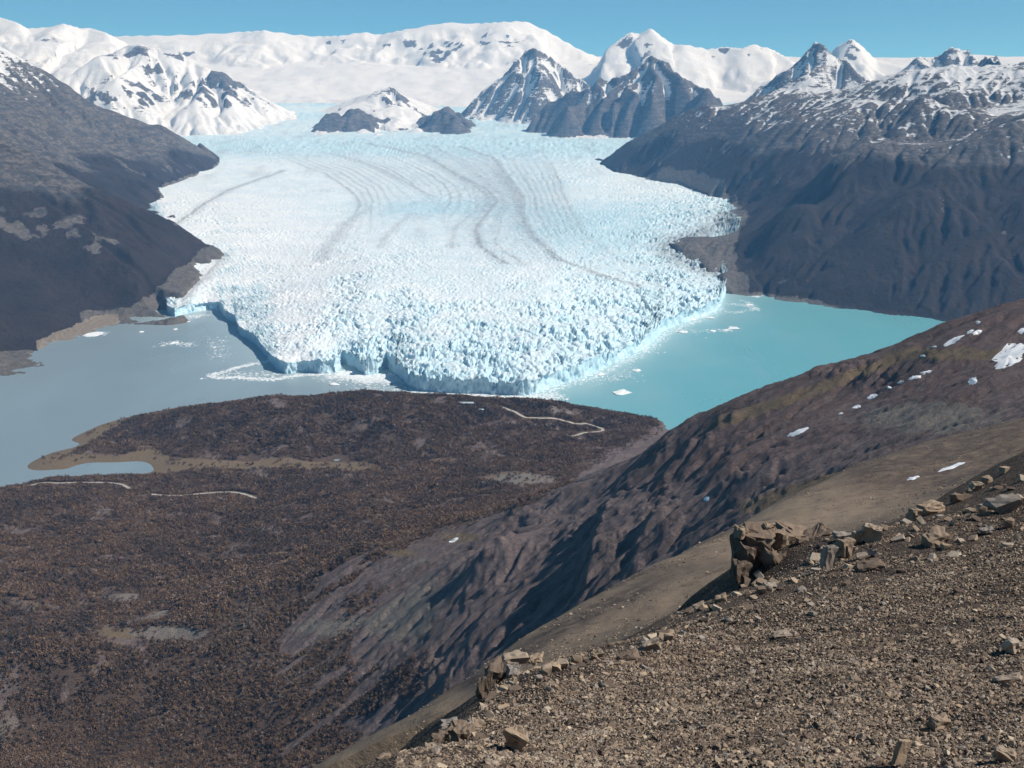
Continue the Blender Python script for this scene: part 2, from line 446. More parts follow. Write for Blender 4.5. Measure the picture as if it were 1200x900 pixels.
# hill crest and faces
crest = [(1200, 352, 1600), (1160, 362, 1610), (1115, 376, 1620), (1080, 391, 1630), (1040, 408, 1640), (985, 426, 1660), (940, 441, 1670), (880, 460, 1690), (830, 482, 1710), (792, 502, 1740), (765, 522, 1760), (715, 548, 1800), (670, 566, 1850), (1320, 320, 1580)]
pn += [P(*c) for c in crest]
pn += [(x + 90, y + 160, z - 110) for x, y, z in (P(*c) for c in crest[:10])]
pn += [(x + 250, y + 500, z - 400) for x, y, z in (P(*c) for c in crest[:9])]
pn += [P(u, v, y) for u, v, y in (
    (1200, 400, 1440), (1200, 440, 1300), (1200, 512, 1070), (1100, 420, 1490), (1100, 470, 1330), (1100, 530, 1150), (1000, 455, 1550), (1000, 490, 1430), (1000, 555, 1220),
    (930, 480, 1550), (930, 530, 1400), (930, 585, 1250), (850, 510, 1580), (850, 550, 1450), (850, 625, 1260), (780, 540, 1650), (780, 590, 1500), (780, 664, 1310),
    (710, 580, 1710), (710, 630, 1540), (715, 694, 1360), (650, 610, 1740), (650, 670, 1560), (640, 740, 1390), (620, 592, 1840), (580, 612, 1860), (580, 660, 1680), (580, 720, 1530), (560, 790, 1410),
    (520, 640, 1860), (500, 690, 1720), (500, 750, 1580), (480, 845, 1430), (470, 628, 1980), (420, 730, 1740), (420, 790, 1610), (400, 890, 1440), (380, 680, 1900), (340, 760, 1760), (340, 830, 1600), (340, 900, 1470),
    (300, 702, 1940), (260, 760, 1820), (260, 830, 1670), (260, 900, 1530), (180, 810, 1780), (180, 880, 1620), (100, 850, 1720), (100, 900, 1600), (0, 880, 1670), (0, 930, 1550), (-100, 950, 1520), (-100, 905, 1640))]
# the ravine behind the near shoulder, out of sight
pn += [P(u, v, y) for u, v, y in ((1200, 532, 700), (1000, 600, 800), (800, 690, 900), (600, 800, 1000), (400, 920, 1100), (200, 960, 1300), (1350, 520, 700), (1350, 420, 1250), (-150, 1000, 1300), (1000, 640, 500), (700, 800, 600), (400, 1000, 800))]
PN = rbf(pn, 45)

HILLCM = [None]
ALONG = (-0.93, -0.37)          # the way the hill drains
def hill_rough(x, y):
    """weathered relief of the hill and the rolling valley floor"""
    u, v = proj(x, y, PN(x, y))
    line = np.interp(u, [-200, 0, 100, 200, 300, 400, 480, 560, 680, 765, 830, 985, 1200, 1300], [960, 878, 832, 775, 702, 668, 626, 598, 550, 503, 460, 400, 325, 290])
    hill = sstep(-14, 14, v - line)
    wx = x + 30 * fbm(x / 210, y / 210, 3, seed=40); wy = y + 30 * fbm(x / 210, y / 210, 3, seed=45)
    a = wx * ALONG[0] + wy * ALONG[1]; c = wx * ALONG[1] - wy * ALONG[0]
    g = ridged(c / 120, a / 700, 3, 0.45, seed=11) - 0.5
    e = eroded(x / 420, y / 420, 6, seed=21)
    crag = sstep(0.05, 0.45, fbm(x / 260, y / 260, 3, seed=77)) * ridged(x / 60, y / 60, 4, seed=78)
    g2 = 0.5 - np.abs(perlin(c / 46, a / 420, 17)) * 1.6
    cm = 0 * x
    for (bu, bv, ru, rv) in ((690, 650, 55, 60), (575, 672, 45, 34), (640, 610, 60, 30), (810, 535, 50, 30), (760, 600, 40, 50), (880, 565, 45, 18), (850, 500, 45, 18), (520, 790, 60, 30), (1000, 440, 60, 12)):
        cm = np.maximum(cm, np.exp(-((u - bu) / ru) ** 2 - ((v - bv) / rv) ** 2))
    cm = cm * sstep(-.35, .2, fbm(x / 90, y / 90, 3, seed=79))
    HILLCM[0] = cm
    hz = (6 + 13 * cm) * g + (2 + 8 * cm) * g2 + 10 * e + 16 * cm * (ridged(x / 38 + .3 * c / 38, y / 38, 4, .6, seed=81) - .35)
    low = 26 * fbm(x / 330, y / 330, 5, seed=31) + 9 * ridged(x / 120, y / 120, 4, seed=35)
    zb = PN(x, y)
    low = low * sstep(2, 60, np.abs(zb))
    return zb + hill * (hz + ribs(x, y)) + (1 - hill) * low, hill

def HH(u, v, y0=450, y1=4100):
    """where the reading u, v meets the hill or the valley floor"""
    a, b = (u - 600) / FPX, (450 - v) / FPX
    y = np.linspace(y0, y1, 1500); s = y / (CP + b * SP); z = H + s * (b * CP - SP)
    zz = PN(a * s, y); i = int(np.argmax(z < zz)) if (z < zz).any() else len(y) - 1
    return (a * s[i], y[i], zz[i])
# rock ribs standing out of the gullied face: crest readings, height, width
RIBS = [([(612, 628), (590, 650), (566, 668), (545, 690)], 62, 36), ([(720, 590), (705, 625), (698, 660), (690, 690), (665, 720)], 66, 34), ([(680, 600), (660, 640), (640, 690)], 18, 26),
        ([(770, 600), (755, 640), (730, 680)], 40, 28), ([(690, 560), (665, 578), (645, 595)], 26, 40), ([(800, 530), (782, 560), (770, 590)], 26, 30), ([(845, 505), (825, 525), (800, 548)], 24, 34),
        ([(640, 640), (610, 700), (580, 750), (560, 775)], 16, 22), ([(590, 690), (560, 740), (530, 790)], 14, 22), ([(500, 760), (470, 790), (440, 820)], 14, 22), ([(560, 760), (520, 800), (480, 830)], 14, 18),
        ([(930, 540), (900, 550), (870, 570)], 20, 30), ([(1000, 500), (960, 515), (920, 530)], 14, 36), ([(880, 480), (850, 500), (820, 520)], 16, 30), ([(1160, 375), (1080, 415), (1000, 450)], 10, 40),
        ([(985, 440), (930, 462), (880, 490)], 10, 30), ([(620, 600), (560, 640), (500, 690)], 8, 30)]
RIBS = [([HH(u, v) for u, v in l], h, w) for l, h, w in RIBS]
def ribs(x, y):
    z = 0 * x
    wx = x + 14 * fbm(x / 45, y / 45, 3, seed=700); wy = y + 14 * fbm(x / 45, y / 45, 3, seed=704)
    for l, h, w in RIBS:
        lo = np.array([p[:2] for p in l]); m = 4 * w
        c = (x > lo[:, 0].min() - m) & (x < lo[:, 0].max() + m) & (y > lo[:, 1].min() - m) & (y < lo[:, 1].max() + m)
        if not c.any(): continue
        t = np.linspace(0, 1, len(l)); prof = list(np.sin(np.pi * (0.12 + .8 * t)))
        d, e = seg_dist(wx[c], wy[c], l, prof)
        _, cx = seg_dist(wx[c], wy[c], l, list(lo[:, 0]))
        side = np.where(wx[c] < cx, .55, 1.5)                    # steep on the outer side, easing back into the slope
        z[c] = np.maximum(z[c], .6 * h * e * np.maximum(0, 1 - d / (w * side * 1.5)))
    return z

HS = Sampled(lambda x, y: hill_rough(x, y)[0], -1900, 2000, 420, 4250, 5.0)
_uu, _vv = proj(HS.X, HS.Y, HS.h)
_hillmask = hill_rough(HS.X, HS.Y)[1]; _cragmask = HILLCM[0]
_reg = (_hillmask > 0.5)
HS.erode(100000, steps=70, seed=3, er=0.3, dep=0.05, cap=4, region=_reg)

# ---- near shoulder (smooth brown slope) and the scree slope underfoot
ns_crest = [(1300, 498, 440), (1200, 523, 420), (1100, 546, 395), (1000, 565, 365), (930, 590, 338), (870, 616, 312), (800, 654, 282), (720, 692, 250), (640, 740, 220), (560, 790, 195), (480, 845, 170), (400, 890, 150), (320, 935, 135)]
ns = [P(*c) for c in ns_crest]
NCK = np.array([[x / y, y, z] for x, y, z in ns[::-1]])
ns += [(x * 1.25, y * 1.25, H + (z - H) * 1.25 - .10 * y) for x, y, z in ns[:13]]
ns += [P(u, v, y) for u, v, y in ((1200, 545, 260), (1200, 565, 150), (1100, 570, 270), (1100, 590, 170), (1000, 590, 265), (1000, 620, 160), (900, 640, 230), (900, 680, 130), (850, 690, 170), (800, 710, 170), (740, 730, 170), (660, 765, 150), (600, 810, 120), (500, 870, 110), (430, 920, 90), (350, 960, 95), (1350, 520, 260))]
_NSF = rbf(ns, 14)
def NSF(x, y):
    yc = np.interp(x / y, NCK[:, 0], NCK[:, 1]); zc = np.interp(x / y, NCK[:, 0], NCK[:, 2])
    t = np.maximum(y / yc - 1, 0)
    return np.where(t > 0, np.minimum(_NSF(x, y), H + (zc - H) * (1 + t) - t * t * yc * .9), _NSF(x, y))
fs_edge = [(1290, 490, 96), (1200, 532, 88), (1165, 555, 86), (1120, 582, 84), (1080, 600, 82), (1040, 614, 80), (1000, 626, 78), (930, 632, 74), (903, 650, 72), (882, 683, 70), (840, 700, 66), (800, 716, 62), (760, 742, 58), (700, 762, 51), (650, 780, 46), (590, 800, 40), (565, 835, 35), (545, 860, 32), (500, 880, 29), (440, 897, 26), (400, 930, 23), (330, 990, 19)]
fs = [P(*c) for c in fs_edge]
fs += [(x - 4, y + 6, z - 6) for x, y, z in fs] + [(x - 12, y + 22, z - 24) for x, y, z in fs]
fs += [P(u, v, y) for u, v, y in ((1200, 900, 21), (1000, 900, 22), (800, 900, 23.5), (620, 900, 25), (1200, 800, 29), (1000, 800, 31), (800, 800, 37), (700, 830, 33), (1200, 700, 44), (1000, 710, 50), (900, 740, 48), (1200, 620, 64), (1100, 650, 62), (1300, 700, 42), (1300, 900, 20), (1300, 590, 66), (500, 950, 21), (700, 1000, 17), (1000, 1000, 16))]
fs += [(0, 0, H - 1.7), (6, 0, H - 1.2), (-6, 0, H - 2.6), (14, 4, H - 2.5), (-10, 8, H - 9), (0, -8, H + 1), (22, 10, H - 3)]
FSF = rbf(fs, 2.2)
def foreground_z(x, y):
    z = FSF(x, y)
    return z + 0.55 * fbm(x / 9, y / 9, 4, seed=60) + 0.16 * fbm(x / 1.6, y / 1.6, 4, seed=64) + 0.05 * ridged(x / .5, y / .5, 2, seed=66)

# ================================================================== MATERIALS OF THE LAND
def mat_snow_mountain(name, low_veg=True):
    m = NT(name)
    nz = m.nz(); z = m.xyz()[2]
    rk = m.attr("rock"); sn = m.attr("snow")
    big = m.noise(0.0045, 6, 0.6); fine = m.noise(0.035, 5, 0.65); strata = m.noise(0.006, 5, 0.6, stretch=(1, 1, 7), dist=0.4)
    rockc = m.mix(m.ramp(fine, .35, .65), (0.085, 0.078, 0.078), (0.23, 0.205, 0.185))
    rockc = m.mix(m.ramp(strata, .42, .62), rockc, (0.085, 0.085, 0.09))
    f = m.math('ADD', m.math('MULTIPLY', m.math('SUBTRACT', strata, 0.5), 0.9), m.math('MULTIPLY', m.math('SUBTRACT', fine, 0.5), 0.7))
    s = m.math('ADD', sn, f)
    s = m.ramp(s, 0.44, 0.58)
    snowc = m.mix(m.ramp(big, .35, .7), (0.83, 0.85, 0.88), (0.90, 0.90, 0.91))
    c = m.mix(s, rockc, snowc)
    veg = m.attr("veg")
    v = m.math('ADD', veg, m.math('MULTIPLY', m.math('SUBTRACT', fine, 0.5), 0.8))
    vegc = m.mix(m.ramp(big, .3, .7), (0.034, 0.029, 0.030), (0.060, 0.047, 0.044))
    vegc = m.mix(m.ramp(m.noise(0.09, 3, .7), .45, .7), vegc, (0.032, 0.026, 0.026))
    c = m.mix(m.ramp(v, .4, .6), c, vegc)
    mo = m.attr("moraine")
    moc = m.mix(m.ramp(fine, .3, .7), (0.125, 0.115, 0.105), (0.21, 0.19, 0.17))
    c = m.mix(m.ramp(m.math('ADD', mo, m.math('MULTIPLY', m.math('SUBTRACT', fine, 0.5), 0.9)), .4, .6), c, moc)
    ta = m.attr("tan")
    c = m.mix(m.ramp(m.math('ADD', ta, m.math('MULTIPLY', m.math('SUBTRACT', fine, 0.5), 0.6)), .4, .6), c, m.mix(fine, (0.27, 0.225, 0.175), (0.38, 0.32, 0.255)))
    m.color(c); m.rough(m.ramp(s, 0, 1, .95, .6))
    m.bump(m.math('ADD', m.noise(0.03, 7, .75), m.math('MULTIPLY', m.noise(0.2, 3, .7), .3)), 0.9, 26)
    return m.m

def mat_glacier():
    m = NT("glacier_ice")
    d = m.attr("dirt"); b = m.attr("blue"); nz = m.nz()
    n1 = m.noise(0.004, 5, .6); n2 = m.noise(0.03, 5, .65); n3 = m.noise(0.12, 4, .7)
    c = m.mix(m.ramp(n1, .3, .7), (0.76, 0.83, 0.875), (0.89, 0.925, 0.945))
    clean = m.math('ADD', m.ramp(nz, 0.93, 0.42), m.math('MULTIPLY', b, 0.85), clamp=True)     # bare ice where the weathered crust has broken away
    clean = m.math('MULTIPLY', clean, m.ramp(n2, .2, .75, .45, 1.0))
    c = m.mix(clean, c, (0.50, 0.76, 0.89))
    c = m.mix(m.math('MULTIPLY', b, .5), c, (0.40, 0.62, 0.72))
    dd = m.math('MULTIPLY', d, m.ramp(n2, .3, .62, .35, 1.15), clamp=True)
    c = m.mix(dd, c, (0.27, 0.29, 0.31))
    m.color(c); m.rough(0.55); m.b.inputs["Specular IOR Level"].default_value = 0.3
    m.bump(m.math('ADD', n3, m.math('MULTIPLY', m.noise(.4, 3, .7), .3)), 0.5, 5)
    return m.m

def mat_lake():
    m = NT("glacial_lake_water")
    w = m.attr("milky")
    n = m.noise(0.0012, 4, .6, stretch=(1, .35, 1))
    a = m.mix(n, (0.125, 0.375, 0.43), (0.15, 0.42, 0.47))
    g = m.mix(n, (0.205, 0.275, 0.315), (0.235, 0.305, 0.345))
    wc = m.mix(w, a, g)
    wc = m.mix(m.ramp(m.noise(0.0035, 6, .62, stretch=(1, .22, 1), dist=.8), .45, .75, 0, .22), wc, (0.30, 0.42, 0.46))
    m.color(m.mix(m.attr('plume'), wc, (0.40, 0.52, 0.55)))
    st = m.noise(0.004, 5, .6, stretch=(1, .12, 1), dist=.6)
    m.rough(m.math('ADD', 0.14, m.math('MULTIPLY', m.math('ADD', n, st), .16))); m.b.inputs["Specular IOR Level"].default_value = 0.5; m.b.inputs["IOR"].default_value = 1.33
    m.bump(m.noise(0.11, 5, .65, stretch=(1, .6, 1)), 0.25, 1.5)
    return m.m

def mat_hill():
    m = NT("hill_earth")
    t = m.attr("tan"); v = m.attr("veg"); p = m.attr("pale"); red = m.attr("red")
    n1 = m.noise(0.006, 5, .6); n2 = m.noise(0.045, 6, .65); n3 = m.noise(0.35, 4, .7)
    a = ALONG
    c = m.mix(m.ramp(n2, .3, .7), (0.175, 0.134, 0.130), (0.275, 0.218, 0.207))
    c = m.mix(m.ramp(n1, .45, .7), c, (0.19, 0.148, 0.135))
    mp = m.n.new("ShaderNodeMapping"); mp.vector_type = 'POINT'; mp.inputs["Rotation"].default_value = (0, 0, -math.atan2(ALONG[1], ALONG[0])); m.l.new(m.pos, mp.inputs[0])
    sk = m.noise(1.0, 5, .65, vec=mp.outputs[0], stretch=(0.009, 0.10, 0.02), dist=.5)          # streaks of debris down the fall line
    sk2 = m.noise(1.0, 4, .7, vec=mp.outputs[0], stretch=(0.03, 0.33, 0.06), dist=.3)
    c = m.mix(m.ramp(sk, .5, .66, 0, .5), c, (0.085, 0.067, 0.067))
    c = m.mix(m.ramp(sk, .48, .30, 0, .75), c, (0.265, 0.215, 0.20))
    c = m.mix(m.ramp(sk2, .52, .68, 0, .4), c, (0.075, 0.058, 0.060))
    c = m.mix(m.math('MULTIPLY', red, m.ramp(n2, .3, .6)), c, (0.135, 0.078, 0.062))
    c = m.mix(m.ramp(m.math('ADD', t, m.math('MULTIPLY', m.math('SUBTRACT', n2, .5), .9)), .35, .65), c, m.mix(n3, (0.20, 0.150, 0.098), (0.27, 0.205, 0.135)))
    c = m.mix(m.ramp(m.math('ADD', p, m.math('MULTIPLY', m.math('SUBTRACT', n2, .5), .9)), .4, .6), c, m.mix(n3, (0.22, 0.195, 0.175), (0.31, 0.275, 0.24)))
    g = m.mix(n2, (0.105, 0.074, 0.060), (0.165, 0.118, 0.092))
    c = m.mix(m.ramp(m.math('ADD', v, m.math('MULTIPLY', m.math('SUBTRACT', n2, .5), .7)), .4, .6), c, g)
    c = m.mix(m.ramp(n3, .55, .75, 0, .5), c, (0.085, 0.07, 0.068))
    m.color(c); m.rough(.95)
    m.bump(m.math('ADD', m.math('ADD', m.noise(.12, 6, .75), m.math('MULTIPLY', sk2, .9)), m.math('MULTIPLY', m.noise(.6, 4, .7), .3)), 1.0, 7)
    return m.m

def mat_near():
    m = NT("brown_shale_slope")
    n1 = m.noise(0.02, 5, .6); n2 = m.noise(0.25, 6, .7); n3 = m.noise(2.2, 4, .7)
    c = m.mix(m.ramp(n1, .35, .65), (0.195, 0.145, 0.105), (0.275, 0.208, 0.148))
    c = m.mix(m.ramp(n2, .5, .75), c, (0.115, 0.085, 0.07))
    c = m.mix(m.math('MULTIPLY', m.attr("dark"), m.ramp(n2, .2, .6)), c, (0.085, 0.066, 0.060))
    c = m.mix(m.ramp(n3, .6, .75, 0, .5), c, (0.30, 0.24, 0.17))
    m.color(c)
    m.bump(m.math('ADD', n2, m.math('MULTIPLY', n3, .3)), 0.6, 0.9)
    return m.m

def mat_scree():
    m = NT("scree_soil")
    n1 = m.noise(0.25, 5, .6); n2 = m.noise(3.0, 6, .7); vo = m.vor(9.0, "Color"); vd = m.vor(9.0)
    c = m.mix(m.ramp(n1, .35, .65), (0.052, 0.038, 0.033), (0.098, 0.072, 0.058))
    c = m.mix(m.ramp(m.xyz(vo)[0], .55, .8, 0, .8), c, (0.27, 0.205, 0.145))
    c = m.mix(m.ramp(vd, .35, .6, 0, .6), c, (0.045, 0.036, 0.033))
    m.color(c)
    m.bump(m.math('SUBTRACT', n2, m.math('MULTIPLY', vd, 1.2)), 0.9, 0.12)
    return m.m

MAT_MTN = mat_snow_mountain("mountain_rock_and_snow")
MAT_ICE = mat_glacier(); MAT_LAKE = mat_lake(); MAT_HILL = mat_hill(); MAT_NEAR = mat_near(); MAT_SCREE = mat_scree()

# ================================================================== LAKE
X, Y = fan(-0.60, 0.60, 200, 2500, 9000, 150)
split_x = np.interp(Y, [2500, 3950, 4100, 9000], [-60, 95, 140, 140])
milky = sstep(45, -45, X - split_x + 30 * fbm(X / 200, Y / 200, 3, seed=90))
grid_obj("lake", X, Y, 0 * X, MAT_LAKE, attrs={"milky": milky, "plume": .75 * np.exp(-seg_dist(X, Y, FRONT3[3:-3])[0] / (170 + 130 * fbm(X / 260, Y / 260, 4, seed=92)))})

# ================================================================== GLACIER
nc = 720
k = np.linspace(kof(104, 250), kof(884, 300), nc)
yf = np.interp(k, FK, FY)
pts_f = np.c_[k * yf, yf]
arc = np.r_[0, np.cumsum(np.hypot(*np.diff(pts_f, axis=0).T))]
NW, NS_ = 14, 430
s = np.linspace(0, 1, NS_)[:, None]
# rows bunch up near the front and spread with distance
ker = np.hanning(31); ker /= ker.sum(); yfs = np.convolve(np.pad(yf, 15, mode='edge'), ker, 'valid')
Ysf = 1 / ((1 - s) / yfs[None] + s / 18200.0) + (yf - yfs)[None] * np.exp(-s / .06)
Xs, Ys = k[None] * Ysf, Ysf
dfr = np.sqrt(np.maximum(seg_dist(Xs, Ys, FRONT3)[0], 0) ** 2)
zs = zsurf(Xs, Ys)
# seracs: tilted ice blocks parted by crevasses
uG, vG = proj(Xs, Ys, zs)
rough_r = sstep(330, 480, uG + 40 * fbm(Xs / 500, Ys / 500, 3, seed=2))           # the right half of the snout is the most broken
amp = (3.2 + 9 * rough_r) * np.exp(-(dfr / 1100) ** 2) + 4 * np.exp(-dfr / 500) + 1.6 * np.exp(-dfr / 2500)
amp = amp * (.5 + .95 * sstep(-.3, .35, fbm(Xs / 240, Ys / 240, 3, seed=98)))
zs = zs + 15 * fbm(Xs / 150, Ys / 150, 3, seed=99) * np.exp(-dfr / 300)
zs = zs - 18 * sstep(430, 310, uG) * np.exp(-dfr / 220)
wx = Xs + 22 * fbm(Xs / 110, Ys / 110, 3, seed=100); wy = Ys + 22 * fbm(Xs / 110, Ys / 110, 3, seed=104)
ca, sa = math.cos(0.35), math.sin(0.35)
rx, ry = wx * ca + wy * sa, -wx * sa + wy * ca
f1, f2, cid = worley(rx / 40, ry / 56, 7)
g1, g2, cid2 = worley(rx / 19, ry / 25, 8)
coarse = sstep(1100, 250, dfr) * sstep(.1, .6, rough_r)
blk = coarse * (1.5 * (cid - .5) - 1.2 * (1 - sstep(0, .24, f2 - f1))) + (1.15 - .5 * coarse) * (.8 * (cid2 - .5) - .7 * (1 - sstep(0, .3, g2 - g1)))
spike = ridged(rx / 34, ry / 44, 4, seed=120) - .45
long_cr = ridged(rx / 130, ry / 30, 3, seed=126) - .5
sz = amp * (0.7 * blk + .75 * spike + .75 * long_cr + .22 * fbm(rx / 11, ry / 11, 3, seed=130))
# farther up: trains of crevasses across the flow
cr = ridged((Xs + .35 * Ys) / 210 + .4 * fbm(Xs / 300, Ys / 300, 3, seed=140), (Ys - .3 * Xs) / 62, 3, seed=142) - .5
cr2 = ridged((Xs - .2 * Ys) / 130, (Ys + .3 * Xs) / 42, 3, seed=146) - .5
cwt = sstep(500, 1800, dfr)
patch = sstep(-.25, .35, fbm(Xs / 900, Ys / 900, 3, seed=150))
band_far = np.exp(-((Ys - 13400) / 1300) ** 2) + .8 * sstep(15200, 16000, Ys) * sstep(-.1, .3, fbm(Xs / 1500, Ys / 1500, 3, seed=152) + .1)
cr_amp = cwt * (2.0 + 6.5 * patch * sstep(420, 600, uG) + 2.5 * patch + 11 * band_far)
und = 14 * fbm(Xs / 620, Ys / 620, 4, seed=155) * cwt
lip = 1 - np.exp(-dfr / 30)
zs2 = zs + sz * (1.15 - .15 * lip) + cr_amp * (cr * 1.2 + cr2 * .7) + und
# flow bands of rock dust, followed from the head of the tongue to the snout
BANDS = [([(430, 168), (500, 183), (533, 203), (567, 220), (583, 235), (570, 252), (557, 270), (563, 290), (592, 308)], 26, .8),
         ([(540, 172), (577, 184), (594, 207), (610, 230), (613, 257), (624, 278), (654, 303), (697, 320), (745, 333)], 34, .75),
         ([(380, 178), (433, 193), (483, 217), (505, 230)], 24, .6),
         ([(206, 262), (227, 247), (243, 237), (267, 223), (333, 200)], 22, .8),
         ([(375, 305), (388, 285), (408, 260), (434, 243)], 55, .45),
         ([(445, 290), (455, 272), (484, 250)], 32, .4),
         ([(500, 170), (560, 195), (597, 235), (586, 262), (578, 285), (615, 310)], 18, .5),
         ([(470, 176), (520, 200), (555, 222), (560, 245), (535, 265), (530, 290)], 22, .45),
         ([(850, 250), (845, 262), (825, 274), (790, 280), (782, 292), (805, 308), (845, 325)], 120, .75),
         ([(640, 190), (655, 215), (668, 245), (690, 280), (740, 310)], 40, .3),
         ([(205, 366), (217, 347), (240, 322), (266, 298)], 26, .6)]
def resample(l, n=14):
    l = np.array([GG(u, v)[:2] for u, v in l]); d = np.r_[0, np.cumsum(np.hypot(*np.diff(l, axis=0).T))]
    t = np.linspace(0, d[-1], n); return np.c_[np.interp(t, d, l[:, 0]), np.interp(t, d, l[:, 1])]
dirt = np.zeros_like(Xs)
fam = [resample(BANDS[i][0]) for i in (2, 7, 0, 6, 1)]; fam.append(resample([(640, 178), (655, 200), (668, 240), (690, 280), (740, 310), (790, 330)]))
fam.insert(0, resample([(300, 175), (380, 205), (420, 235), (405, 270), (385, 310)]))
streaks = []
for a_, b_ in zip(fam[:-1], fam[1:]):
    for t_ in np.linspace(.06, .94, 8): streaks.append((a_ * (1 - t_) + b_ * t_, rng.uniform(7, 16), rng.uniform(.22, .65)))
wvx = Xs + 26 * fbm(Xs / 260, Ys / 600, 3, seed=160) + 9 * fbm(Xs / 22, Ys / 22, 3, seed=161); wvy = Ys + 30 * fbm(Xs / 260, Ys / 600, 3, seed=163)
for line, w, st in BANDS:
    L = [GG(u, v) for u, v in line]
    dd, _ = seg_dist(wvx, wvy, L)
    dirt = np.maximum(dirt, st * np.exp(-(dd / w) ** 2))
    dirt = np.maximum(dirt, .4 * st * np.exp(-(dd / (w * 4)) ** 2) * (0.5 + .5 * np.sin(dd / 17.0)))
for L, w, st in streaks:
    c_ = (Xs > L[:, 0].min() - 250) & (Xs < L[:, 0].max() + 250) & (Ys > L[:, 1].min() - 250) & (Ys < L[:, 1].max() + 250)
    dd, en = seg_dist(wvx[c_], wvy[c_], L, list(np.sin(np.pi * np.linspace(.05, .95, len(L)))))
    dirt[c_] = np.maximum(dirt[c_], st * en * np.exp(-(dd / w) ** 2) + .15 * en * np.exp(-(dd / 60) ** 2))
dirt = np.maximum(dirt, .34 * sstep(.05, .5, fbm(Xs / 260, Ys / 1100, 4, seed=170)) * sstep(600, 2200, dfr))
def blob(u, v, ru, rv, x=uG, y=vG): return np.exp(-((x - u) / ru) ** 2 - ((y - v) / rv) ** 2)
# clean blue ice where the crevasse fields have opened (placed on the tongue by plan position)
def iceblob(u, v, rx_, ry_):
    p = GG(u, v); return np.exp(-((Xs - p[0]) / rx_) ** 2 - ((Ys - p[1]) / ry_) ** 2)
blue = .3 * np.exp(-((Xs - 200) / 1400) ** 2) * sstep(1500, 3000, dfr) + .95 * iceblob(520, 243, 600, 450) + 1.2 * iceblob(690, 265, 520, 900) + .35 * sstep(11500, 13000, Ys) + .25 * cwt + .45 * iceblob(770, 245, 350, 600) + .6 * band_far + .35 * iceblob(620, 215, 400, 900)
blue += .45 * rough_r * np.exp(-dfr / 1100)
blue = np.clip(blue * (0.55 + .9 * (fbm(Xs / 120, Ys / 120, 4, seed=180) + .3)), 0, 1)
# the calving wall
top = zs2[0]
fr = np.linspace(0, 1, NW)[:, None]
A_, FRm = np.meshgrid(arc, fr[:, 0]);
flute = ridged(A_ / 30, FRm * .6, 4, seed=190) - .5
offs = 24 * flute + 9 * fbm(A_ / 9, FRm * 2.5, 3, seed=195) + 9 * FRm + 20 * fbm(A_ / 120, FRm * .3, 3, seed=197)
tx = np.gradient(pts_f[:, 0]); ty = np.gradient(pts_f[:, 1]); tl = np.hypot(tx, ty) + 1e-9
nxv, nyv = -ty / tl, tx / tl
fade = np.sin(np.pi * np.clip(FRm, 0, 1)) ** .5
Xw = pts_f[:, 0][None] + nxv[None] * offs * fade; Yw = yf[None] + np.abs(nyv[None]) * offs * fade
Zw = -6 + (top[None] + 6) * FRm
XX = np.vstack([Xw[:-1], Xs]); YY = np.vstack([Yw[:-1], Ys]); ZZ = np.vstack([Zw[:-1], zs2])
dW = np.zeros((NW - 1, nc)); bW = np.full((NW - 1, nc), .30)
grid_obj("glacier", XX, YY, ZZ, MAT_ICE, attrs={"dirt": np.vstack([dW, dirt]), "blue": np.vstack([bW, blue])})

# ================================================================== FAR SNOW MOUNTAINS AND ICEFIELD
FAR = [  # (readings along the crest, distance, flank slope, how rocky)
    ([(-80, 8), (0, 20), (20, 26), (32, 33), (60, 31), (75, 27), (95, 33), (105, 32), (125, 38), (140, 46), (165, 58)], 19000, .36, .08),
    ([(100, 46), (130, 42), (180, 41), (230, 40), (280, 37), (310, 35), (345, 40), (375, 42), (400, 41), (425, 37), (445, 40), (475, 34), (520, 26), (560, 27), (590, 25), (615, 24), (640, 35), (680, 58), (705, 68), (730, 72)], 24000, .42, .16),
    ([(566, 104), (580, 97), (595, 82), (610, 68), (616, 58), (628, 56), (640, 61), (655, 74), (672, 88), (700, 106)], 17300, .85, .50),
    ([(626, 136), (650, 117), (690, 102), (702, 90), (714, 94), (735, 86), (747, 78), (763, 63), (776, 70), (790, 84), (815, 98), (832, 114), (870, 140)], 15300, .95, .58),
    ([(703, 78), (712, 56), (725, 46), (738, 37), (750, 39), (763, 32), (775, 42), (790, 52), (800, 51), (830, 57), (850, 54), (870, 56), (882, 51), (905, 57), (925, 68), (945, 84)], 20500, .60, .20),
    ([(880, 112), (900, 97), (920, 84), (940, 66), (955, 48), (966, 53), (985, 72), (1003, 84), (1030, 100)], 14200, .80, .52),
    ([(965, 70), (980, 54), (998, 44), (1010, 53), (1025, 68), (1060, 77), (1080, 82)], 19500, .75, .15),
    ([(1055, 86), (1068, 72), (1076, 66), (1092, 68), (1102, 64), (1120, 56), (1136, 61), (1145, 74)], 15200, .75, .45),
    ([(1135, 82), (1150, 69), (1160, 67), (1167, 64), (1176, 78), (1186, 77), (1200, 72), (1260, 68), (1340, 60)], 13000, .70, .60),
    ([(128, 68), (150, 52), (165, 50), (185, 55), (215, 63), (240, 78), (262, 85), (285, 98), (300, 108)], 16900, .50, .34),
    ([(215, 122), (240, 98), (262, 84), (282, 100)], 16700, .80, .75),
    ([(134, 118), (150, 98), (172, 96), (185, 112)], 16600, .8, .6),
    ([(98, 118), (112, 108), (135, 112)], 16500, .7, .5),
    ([(376, 140), (395, 132), (412, 127), (440, 136), (470, 148)], 15700, .55, .85),
    ([(482, 148), (500, 135), (522, 124), (540, 134), (548, 144)], 15650, .6, .85),
    ([(440, 106), (462, 103), (478, 125)], 16900, .5, .5),
    ([(380, 128), (420, 113), (450, 105), (475, 112), (505, 124)], 17400, .25, .03),
]
